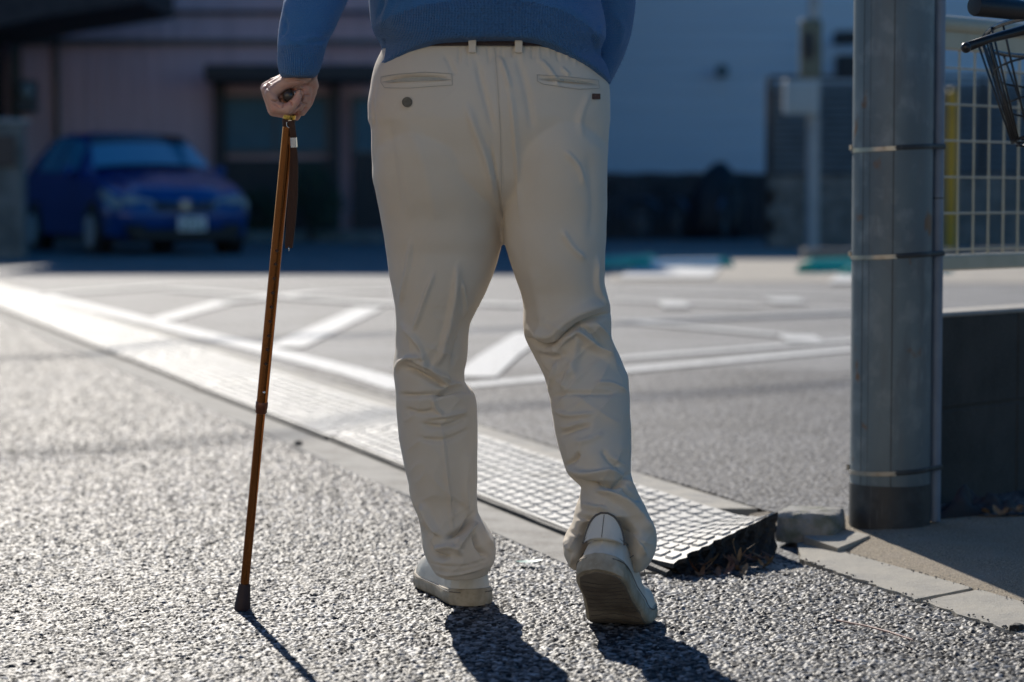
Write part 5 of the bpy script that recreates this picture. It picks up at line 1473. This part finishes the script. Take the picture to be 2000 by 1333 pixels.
armL = arm([(150, 552, 618, 4.0, .034), (138, 548, 626, 4.0, .038), (120, 546, 631, 4.005, .040), (85, 546, 641, 4.015, .043), (60, 548, 655, 4.025, .047), (30, 553, 668, 4.035, .050), (0, 559, 681, 4.05, .053), (-60, 574, 706, 4.08, .058), (-120, 592, 728, 4.11, .062), (-200, 622, 762, 4.125, .064), (-280, 668, 806, 4.13, .064), (-345, 715, 850, 4.135, .06), (-372, 760, 860, 4.135, .045)])
armR = arm([(172, 1150, 1188, 4.29, .034), (150, 1140, 1200, 4.28, .042), (110, 1130, 1219, 4.265, .047), (60, 1125, 1234, 4.24, .05), (0, 1125, 1241, 4.21, .054), (-60, 1120, 1243, 4.185, .058), (-120, 1115, 1238, 4.16, .062), (-200, 1105, 1228, 4.145, .064), (-280, 1085, 1208, 4.135, .064), (-345, 1050, 1180, 4.13, .06), (-372, 1040, 1150, 4.13, .045)])
V, Q = remesh([torso, armL, armR], .0032)
V = relax(V, Q, 4, .5); N = vnormals(V, Q); UV = proj(V)
S_sw = [([(742, 30), (735, 60), (734, 88)], 5, 5, 8), ([(752, 0), (738, 40), (733, 60)], -6, 5, 5), ([(770, -10), (752, 40), (745, 70)], 5, 8, 8), ([(752, 78), (750, 95), (747, 112)], -9, 6, 5), ([(1172, 50), (1168, 80), (1163, 95)], 5, 8, 6), ([(1158, 70), (1162, 95), (1172, 118)], -7, 6, 6),
        ([(640, 88), (615, 75), (585, 85), (556, 78)], 3.5, 7, 7), ([(560, 40), (562, 60), (550, 75)], -4, 5, 5), ([(655, 68), (635, 80), (600, 92)], -4, 4, 7), ([(556, 0), (564, 35)], 3, 7, 7), ([(800, 10), (900, 20), (1000, 12)], 3, 22, 20), ([(1060, 15), (1120, 25), (1160, 60)], 3, 14, 12), ([(820, -20), (780, 20), (760, 60)], 3, 12, 12),
        ([(1200, 30), (1215, 60), (1205, 100)], 3, 9, 9), ([(590, 110), (620, 105), (630, 98)], 2.5, 6, 6)]
D = strokes(V, N, UV, S_sw) + vnoise(V, 9) * .003 + vnoise(V, 24) * .0014
V = V + N * D[:, None]
# geometric hem edge: rib band slightly tighter, cuff tighter
rib = np.zeros(len(V)); ru = np.zeros(len(V))
inT = (V[:, 0] > (705 - 1000) / F * 4.1) & (UV[:, 0] < 1195)
hvv = 84 + np.where(UV[:, 0] < 955, 58, 84) * (np.abs(UV[:, 0] - 955) / 232).clip(0, 1)**2.6
rib = np.where(inT & (UV[:, 1] > hvv - 82) & (V[:, 1] < 4.14), 1.0, 0.0)
ang = np.arctan2(V[:, 1] - 4.14, V[:, 0] - PX(955, 0, 4.14)[0]); ru = np.where(inT, ang * .17 + (V[:, 0]) * .35, 0)
cuffL = (UV[:, 0] < 700) & (UV[:, 1] > 92); rib = np.where(cuffL, 1, rib); ru = np.where((UV[:, 0] < 700), np.arctan2(V[:, 1] - 4.0, V[:, 0] - PX(587, 0, 4)[0]) * .036, ru)
# slanted cuff ends
m = (UV[:, 0] < 640) & (UV[:, 1] > 128); V[m, 2] += .0 
# fuzz fibres on the wool
rs_ = np.random.RandomState(8); vis = np.where((UV[:, 1] > -40) & (UV[:, 1] < 180))[0]; pick = rs_.choice(vis, 15000)
Nn = vnormals(V, Q); base = V[pick]; dirn = Nn[pick] + rs_.randn(len(pick), 3) * .55; dirn /= np.linalg.norm(dirn, axis=1)[:, None]
ln = .0012 + rs_.rand(len(pick))**2 * .0032; side = np.cross(dirn, rs_.randn(len(pick), 3)); side /= np.linalg.norm(side, axis=1)[:, None]
w = .00009; tip = base + dirn * ln[:, None]; mid = base + dirn * ln[:, None] * .5 + side * ln[:, None] * .12
FV = np.stack([base - side * w, base + side * w, mid + side * w, mid - side * w, mid - side * w, mid + side * w, tip + side * w * .4, tip - side * w * .4], 1).reshape(-1, 3)
FQ = np.arange(len(FV)).reshape(-1, 4)
sweater = mobj('sweater', V, Q, M_knit, man, smooth=True, attrs={'ribm': rib, 'ribu': ru})
mobj('wool_fuzz', FV, FQ, mat('wool_fuzz', (.05, .14, .36), .8, sheen=.3), sweater)

# ---- hand on the cane + body
HY = 4.0
def hp(u, v, dy): return PX(u, v, HY + dy / 1000) 
def hand_left():
    b = MB()
    px = HY / F
    def c_(p, r0, q, r1): b.cap(hp(*p), r0 * px, hp(*q), r1 * px, 18, 6)
    # wrist and forearm end
    c_((596, 118, 8), 22, (590, 143, 14), 21); c_((606, 122, 22), 20, (604, 150, 26), 18)
    # back of the hand: metacarpals fanning from the wrist to the knuckles
    for (k, r) in (((531, 184, -2), 12), ((525, 178, 20), 12.5), ((523, 174, 42), 12.5), ((528, 172, 64), 12)):
        c_((584, 146, 6 + (k[2]) * .45), 15, k, r)
    for k in ((528, 181, 9), (524, 176, 31), (526, 173, 53)): c_((582, 147, 8 + k[2] * .45), 14, k, 11.3)
    # palm mass over the handle (heel of the hand)
    c_((588, 152, 2), 15, (556, 166, -2), 12); c_((597, 152, 10), 15, (575, 168, 30), 11); c_((604, 154, 22), 16, (612, 168, 38), 13)
    # little finger: nearest the camera, wraps under the handle and curls up
    c_((530, 185, -4), 11, (541, 211, -6), 11); c_((541, 211, -6), 11, (563, 214, -9), 10.5); c_((563, 214, -9), 10.2, (579, 200, -9), 9); c_((579, 200, -9), 9, (587, 184, -8), 7.5)
    # ring, middle, index fingers behind it
    for i, (dy, s) in enumerate(((14, 0), (36, -1), (58, 0))):
        c_((524 + s, 179 - i * 2, dy), 11.5, (536 + s, 214 + i * 2, dy), 11); c_((536 + s, 214 + i * 2, dy), 11, (562 + s, 221 + i, dy - 2), 10.5)
        c_((562 + s, 221 + i, dy - 2), 10.5, (583 + s, 206, dy), 9.5)
    # thumb: leaves the side of the palm, closes down along the far side of the handle
    c_((607, 158, 30), 15, (609, 180, 44), 12.5); c_((609, 180, 44), 12, (603, 201, 46), 10.5); c_((603, 201, 46), 10.5, (591, 219, 44), 9)
    # flesh of the palm closing on the handle
    c_((552, 192, 14), 10, (552, 192, 66), 10); c_((556, 204, 14), 9, (556, 206, 60), 9); c_((593, 186, 22), 9, (594, 188, 50), 9); c_((575, 166, 6), 9, (592, 168, 20), 9); c_((600, 176, 28), 12, (598, 200, 34), 11); c_((592, 196, 26), 10, (586, 210, 30), 9)
    # tip of the index finger showing beneath the thumb
    c_((590, 214, 62), 8, (581, 231, 60), 6.5)
    return b
hb = hand_left()
V, Q = remesh([(hb.V, hb.F)], .0012)
V = relax(V, Q, 4, .5); N = vnormals(V, Q); UV = proj(V)
def hz(x, y): return (500 + x / 9.52, 110 + y / 9.52)
S_h = [([hz(290, 830), hz(420, 840), hz(520, 800)], -1.6, 2.0, 2.0), ([hz(560, 690), hz(650, 650), hz(800, 615), hz(870, 600)], -1.5, 2, 2.5), ([hz(500, 980), hz(530, 890), hz(550, 820)], -1.3, 1.6, 1.6), ([hz(650, 830), hz(670, 890), hz(700, 940)], -1.2, 1.6, 1.6),
       ([hz(880, 740), hz(950, 735), hz(1040, 740)], -1.0, 1.3, 1.3), ([hz(840, 890), hz(890, 890), hz(960, 905)], -1.2, 1.5, 1.5), ([hz(860, 600), hz(980, 530), hz(1060, 460), hz(1080, 380)], -2.0, 2.0, 2.4), ([hz(780, 400), hz(900, 420), hz(1040, 380)], -.9, 2, 2), ([hz(860, 640), hz(880, 760), hz(850, 880), hz(770, 980)], -2.2, 1.8, 2),
       ([hz(700, 370), hz(760, 430), hz(870, 450)], .8, 3, 3), ([hz(480, 260), hz(380, 350), hz(260, 470)], .9, 3, 3), ([hz(200, 560), hz(260, 640)], -.8, 2, 2), ([hz(240, 520), hz(300, 560)], .9, 2.5, 2.5), ([hz(340, 900), hz(430, 950), hz(500, 1000)], -.7, 1.6, 1.6), ([hz(560, 480), hz(700, 470), hz(850, 500)], -.5, 3, 3)]
D = strokes(V, N, UV, S_h) * 4.2 + vnoise(V, 130) * .0004
V = V + N * D[:, None]; V = relax(V, Q, 1, .3)
parts_ = [(V, Q)]
# right hand, relaxed before the hip, five fingers
b = MB(); W0_ = Vector((.118, 4.345, .86))
def lp(x, y, z): return (W0_.x + x, W0_.y + y, W0_.z + z)
b.cap(lp(0, -.01, .06), .026, lp(-.003, 0, .0), .024, 16, 6)
for i, x in enumerate((-.028, -.010, .009, .027)):
    b.cap(lp(x * .5, 0, -.005), .017, lp(x, .014, -.075), .0125); b.cap(lp(x, .014, -.075), .0105, lp(x * 1.05, .026, -.112 - .004 * (i in (1, 2))), .0092); b.cap(lp(x * 1.05, .026, -.112 - .004 * (i in (1, 2))), .0090, lp(x, .020, -.136 - .008 * (i in (1, 2))), .008); b.cap(lp(x, .020, -.136 - .008 * (i in (1, 2))), .008, lp(x * .9, .008, -.152 - .009 * (i in (1, 2))), .0072)
b.cap(lp(-.018, .006, -.012), .016, lp(-.040, .022, -.052), .0125); b.cap(lp(-.040, .022, -.052), .0115, lp(-.038, .034, -.088), .009)
V, Q = remesh([(b.V, b.F)], .0016); V = relax(V, Q, 3, .5); parts_.append((V, Q))
# body core, head
b = MB()
b.cap((-.045, 4.15, .92), .115, (-.045, 4.14, 1.22), .125, 24, 8); b.cap((-.13, 4.14, 1.315), .062, (.045, 4.14, 1.315), .062, 20, 6); b.cap((-.045, 4.12, 1.33), .058, (-.045, 4.125, 1.46), .054, 20, 6)
b.ball((-.045, 4.145, 1.555), (.076, .093, .105), 32, 22); b.ball((-.045, 4.185, 1.500), (.058, .062, .072), 24, 16); b.cap((-.045, 4.215, 1.465), .018, (-.045, 4.21, 1.47), .022)
b.cap((-.045, 4.235, 1.545), .010, (-.045, 4.258, 1.515), .014, 12, 5)
for sx in (-1, 1):
    b.ball((-.045 + sx * .077, 4.14, 1.53), (.010, .020, .032), 14, 10, rot=(R(12), 0, R(sx * 20))); b.ball((-.045 + sx * .028, 4.226, 1.552), (.016, .012, .010), 12, 8)
b.cap((-.070, 4.232, 1.489), .007, (-.020, 4.232, 1.489), .007); b.cap((-.085, 4.222, 1.575), .010, (-.005, 4.222, 1.575), .010)
b.cap((-.21, 4.14, 1.30), .045, (-.325, 4.105, 1.11), .032, 18, 6); b.cap((-.325, 4.105, 1.11), .032, PX(592, 128, 4.008), .026, 18, 6)
b.cap((.14, 4.13, 1.30), .045, (.160, 4.19, 1.08), .034, 18, 6); b.cap((.160, 4.19, 1.08), .032, (.146, 4.275, .94), .022, 18, 6); b.cap((.146, 4.275, .94), .022, lp(0, -.008, .05), .021, 18, 6)
b.cap((-.13, 4.17, .84), .075, (-.14, 4.19, .46), .045, 20, 6); b.cap((-.14, 4.19, .46), .043, (-.092, 4.23, .11), .030, 20, 6); b.cap((-.088, 4.25, .07), .028, (-.115, 4.36, .045), .022, 14, 5)
b.cap((.06, 4.15, .84), .075, (.11, 4.14, .46), .045, 20, 6); b.cap((.11, 4.14, .46), .043, (.160, 4.04, .20), .028, 20, 6); b.cap((.160, 4.035, .175), .024, (.175, 4.08, .055), .020, 14, 5)
V, Q = remesh([(b.V, b.F)], .0055); V = relax(V, Q, 4, .5); parts_.append((V, Q))
off = np.cumsum([0] + [len(p[0]) for p in parts_])
body = mobj('body', np.vstack([p[0] for p in parts_]), np.vstack([p[1] + off[i] for i, p in enumerate(parts_)]), M_skin, man, smooth=True)
# hair cap
b = MB(); b.ball((-.045, 4.135, 1.568), (.083, .098, .104), 34, 24); V, Q = remesh([(b.V, b.F)], .004)
keep = (V[:, 1] < 4.20 + (V[:, 2] - 1.60) * .6) & (V[:, 2] > 1.475 + np.clip(V[:, 1] - 4.09, 0, 1) * .9)
V = V + vnormals(V, Q) * (vnoise(V, 45) * .006)[:, None]; Q = Q[keep[Q].all(1)]
mobj('hair', V, Q, mat('grey_hair', (.16, .15, .14), .6, noise=((300, 300, 30), (.30, .29, .28), .4, .6), bump=((400, 400, 40), .002)), man, smooth=True)

# ================================================================== the cane
M_an = mat('bronze_anodised', (.42, .155, .045), .17, metal=.95, noise=((3, 3, 3), (.30, .11, .03), .4, .6))
M_and = mat('collar_brown', (.16, .055, .025), .35, metal=.4)
M_rub = mat('tip_rubber', (.035, .018, .020), .6, bump=(200, .0005))
M_gold = mat('gold_ring', (1.0, .66, .14), .16, metal=1)
M_lea = mat('strap_leather', (.050, .020, .012), .6, spec=.25, noise=(160, (.04, .018, .012), .4, .7), bump=(400, .0006))
M_sil = mat('silver_clip', (.75, .75, .74), .22, metal=1)
M_hnd = mat('handle_brown', (.045, .032, .024), .3, spec=.6)
Pt = Vector(PX(567, 225, 4.012)); Pb = Vector(G(467, 1196, .003)); Pb.y = gy(1193, .003)
ax = (Pb - Pt).normalized(); 
def cpt(v):      # point on the axis at photo row v
    lo, hi = 0.0, (Pb - Pt).length * 1.02
    for _ in range(40):
        m = (lo + hi) / 2; q = Pt + ax * m
        if HOR + (CH - q.z) / q.y * F < v: lo = m
        else: hi = m
    return Pt + ax * lo
cane = empty('walking_cane', tuple(Pb), 0, 'bronze folding walking cane with leather wrist strap held in the left hand of the man', 'cane')
def tub(v0, v1, r0, r1, name, m, par, n=28, auto=R(40)):
    return MB().tube([cpt(v0), cpt(v1)], [r0, r1], n).build(name, m, par, autos=auto)
s = 1 / 1160
up = tub(243, 792, 10.9 * s, 10.9 * s, 'upper_tube', M_an, cane)
co = MB().tube([cpt(v) for v in (785, 787, 797, 799, 806, 808)], [10.8 * s, 12.2 * s, 12.2 * s, 11.6 * s, 11.6 * s, 10 * s], 28).build('collar', M_and, cane, autos=R(40))
tub(800, 1150, 9.0 * s, 9.0 * s, 'lower_tube', M_an, cane)
MB().tube([cpt(v) for v in (1144, 1146, 1180, 1183, 1196)], [11.0 * s, 11.6 * s, 15.2 * s, 16.0 * s, 16.6 * s], 28).build('rubber_tip', M_rub, cane, autos=R(40))
MB().tube([cpt(v) for v in (205, 218, 223)], [9.5 * s, 11 * s, 11.5 * s], 24).build('neck', M_hnd, cane, autos=R(40))
MB().tube([cpt(v) for v in (222.5, 224, 232, 233.5)], [11.5 * s, 12.5 * s, 12.5 * s, 11.5 * s], 32).build('gold_ring', M_gold, cane, autos=R(40))
MB().tube([cpt(v) for v in (233.5, 236, 243, 248)], [12 * s, 13.4 * s, 12.2 * s, 11.6 * s], 28).build('strap_band', M_lea, cane, autos=R(40))
side = Vector((0, -1, 0)); side = (side - ax * side.dot(ax)).normalized()
rt = ax.cross(side) * (-1 if ax.cross(side).x < 0 else 1)
for i, v in enumerate((434, 487, 513, 541, 569, 597, 625, 653, 680, 708)):
    if i < 1: continue
    q = cpt(v) + side * 10.6 * s + rt * 2.0 * s
    h_ = MB(); h_.lathe([(.0021, -.0002), (.0032, .0003), (.0032, .0006), (.0021, .0006)], tuple(q), tuple(side), 16); ho = h_.build('hole', M_and, up, autos=R(40))
    MB().lathe([(.0001, .0), (.0023, .0002), (.0023, .0008), (.0001, .0008)], tuple(q), tuple(side), 14).build('hole_dark', M_dark, ho)
q = cpt(764) + side * 10.4 * s + rt * 3.0 * s; MB().ball(tuple(q), .0026, 14, 10).build('snap_button', M_sil, up, smooth=True)
# handle: bar running fore and aft under the palm, ending in a rounded butt towards the camera
hc = [hp(565, 190, -14), hp(566, 189, -8), hp(566, 189, 10), hp(566, 190, 40), hp(566, 196, 70), hp(564, 198, 100), hp(563, 197, 118)]
MB().tube(hc, [.0055, .0098, .0112, .012, .0122, .0115, .006], 24).build('handle', M_hnd, cane, smooth=True)
# ring and wrist strap
ctr = cpt(241) + side * 13 * s + rt * 4.5 * s; m = MB(); wheel_ring(m, tuple(ctr), .0062, .0008, ax=(0.1, 1, 0.1), n=24, k=6); m.build('split_ring', M_sil, cane, smooth=True)
def ribbon(P, w, t, name, m, par):
    """flat strap: list of (u, v, dy)"""
    Q_ = [Vector(hp(*p)) for p in P]; b = MB(); V = []; F_ = []
    for i, p in enumerate(Q_):
        d = (Q_[min(i + 1, len(Q_) - 1)] - Q_[max(i - 1, 0)]).normalized(); x = Vector((1, -.25, 0)); x = (x - d * x.dot(d)).normalized(); y = d.cross(x)
        for a, b_ in ((-1, -1), (-.8, -1.25), (.8, -1.25), (1, -1), (1, 1), (.8, 1.25), (-.8, 1.25), (-1, 1)): V.append(p + x * a * w[i] / 2 + y * b_ * t / 2)
    for i in range(len(Q_) - 1):
        for j in range(8): F_.append((i * 8 + j, i * 8 + (j + 1) % 8, i * 8 + 8 + (j + 1) % 8, i * 8 + 8 + j))
    F_.append(tuple(range(8))[::-1]); F_.append(tuple((len(Q_) - 1) * 8 + j for j in range(8)))
    b.add(V, F_); return b.build(name, m, par, autos=R(50))
st = ribbon([(571, 238, 4), (572, 246, 2), (573, 256, 2), (575, 270, 4)], [.0095, .0098, .0100, .0098], .0034, 'wrist_strap', M_lea, cane)
ribbon([(575, 286, 6), (577, 300, 8), (578, 330, 12), (577, 380, 18), (573, 430, 24), (567, 475, 30), (565.5, 484, 31)], [.0088, .0092, .0096, .0098, .0098, .0098, .0096], .0024, 'strap_loop', M_lea, st)
ribbon([(573.5, 286, 9), (574, 300, 14), (572.5, 330, 21), (569.5, 380, 27), (566, 430, 31), (563, 475, 33), (563.5, 485, 32)], [.0098, .0100, .0104, .0106, .0108, .0108, .0104], .0020, 'strap_loop', M_lea, st)
tub_ = ribbon([(574.6, 269.5, 5), (575.2, 279, 6), (575.8, 288.5, 7)], [.0098, .0100, .0098], .0056, 'strap_clip', M_sil, st)
b = MB(); wheel_ring(b, hp(564.5, 486, 32), .004, .0006, ax=(1, 0, 0), n=14, k=5); b.build('strap_end', M_sil, st, smooth=True)

# unseen house added behind the camera: sunlit, it throws warm light back into the shaded side
h = empty('warm_fill_house', (-6.5, -9, 0), 0, 'unseen beige house added behind the camera to throw warm light', 'house')
MB().box((-9.5, -9, 3.6), (20, 6, 7.2)).build('wall', mat('warm_fill_beige', (.60, .52, .41), .85, noise=(2, (.55, .48, .37), .4, .7)), h)
MB().prism([(-20, -5.6, 7.2), (1, -5.6, 7.2), (1, -9, 8.6), (-20, -9, 8.6)], (0, 0, .15)).build('roof', M_roofd, h)

# overhead cables: their soft shadows cross the lot and the road
M_cab = mat('cable_black', (.02, .02, .02), .6, noise=(40, (.03, .03, .03), .4, .7))
for (gx, gy_, r_, lab_) in ((.445, 8.17, .026, 'thick black overhead cable nearer the man, high above the lot'), (-2.3, 10.7, .034, 'thick black overhead cable farther off, high above the lot')):
    hgt = 12.0; k_ = hgt / math.tan(SUN_EL); c0 = Vector((gx + math.sin(SUN_AZ) * k_, gy_ + math.cos(SUN_AZ) * k_, hgt)); d_ = Vector((.775, .61, 0)).normalized()
    pts = [c0 + d_ * t + Vector((0, 0, .0012 * t * t)) for t in np.linspace(-24, 24, 25)]
    tag(MB().tube(pts, r_, 8).build('overhead_cable', M_cab), lab_, 'cable', 'overhead cables')
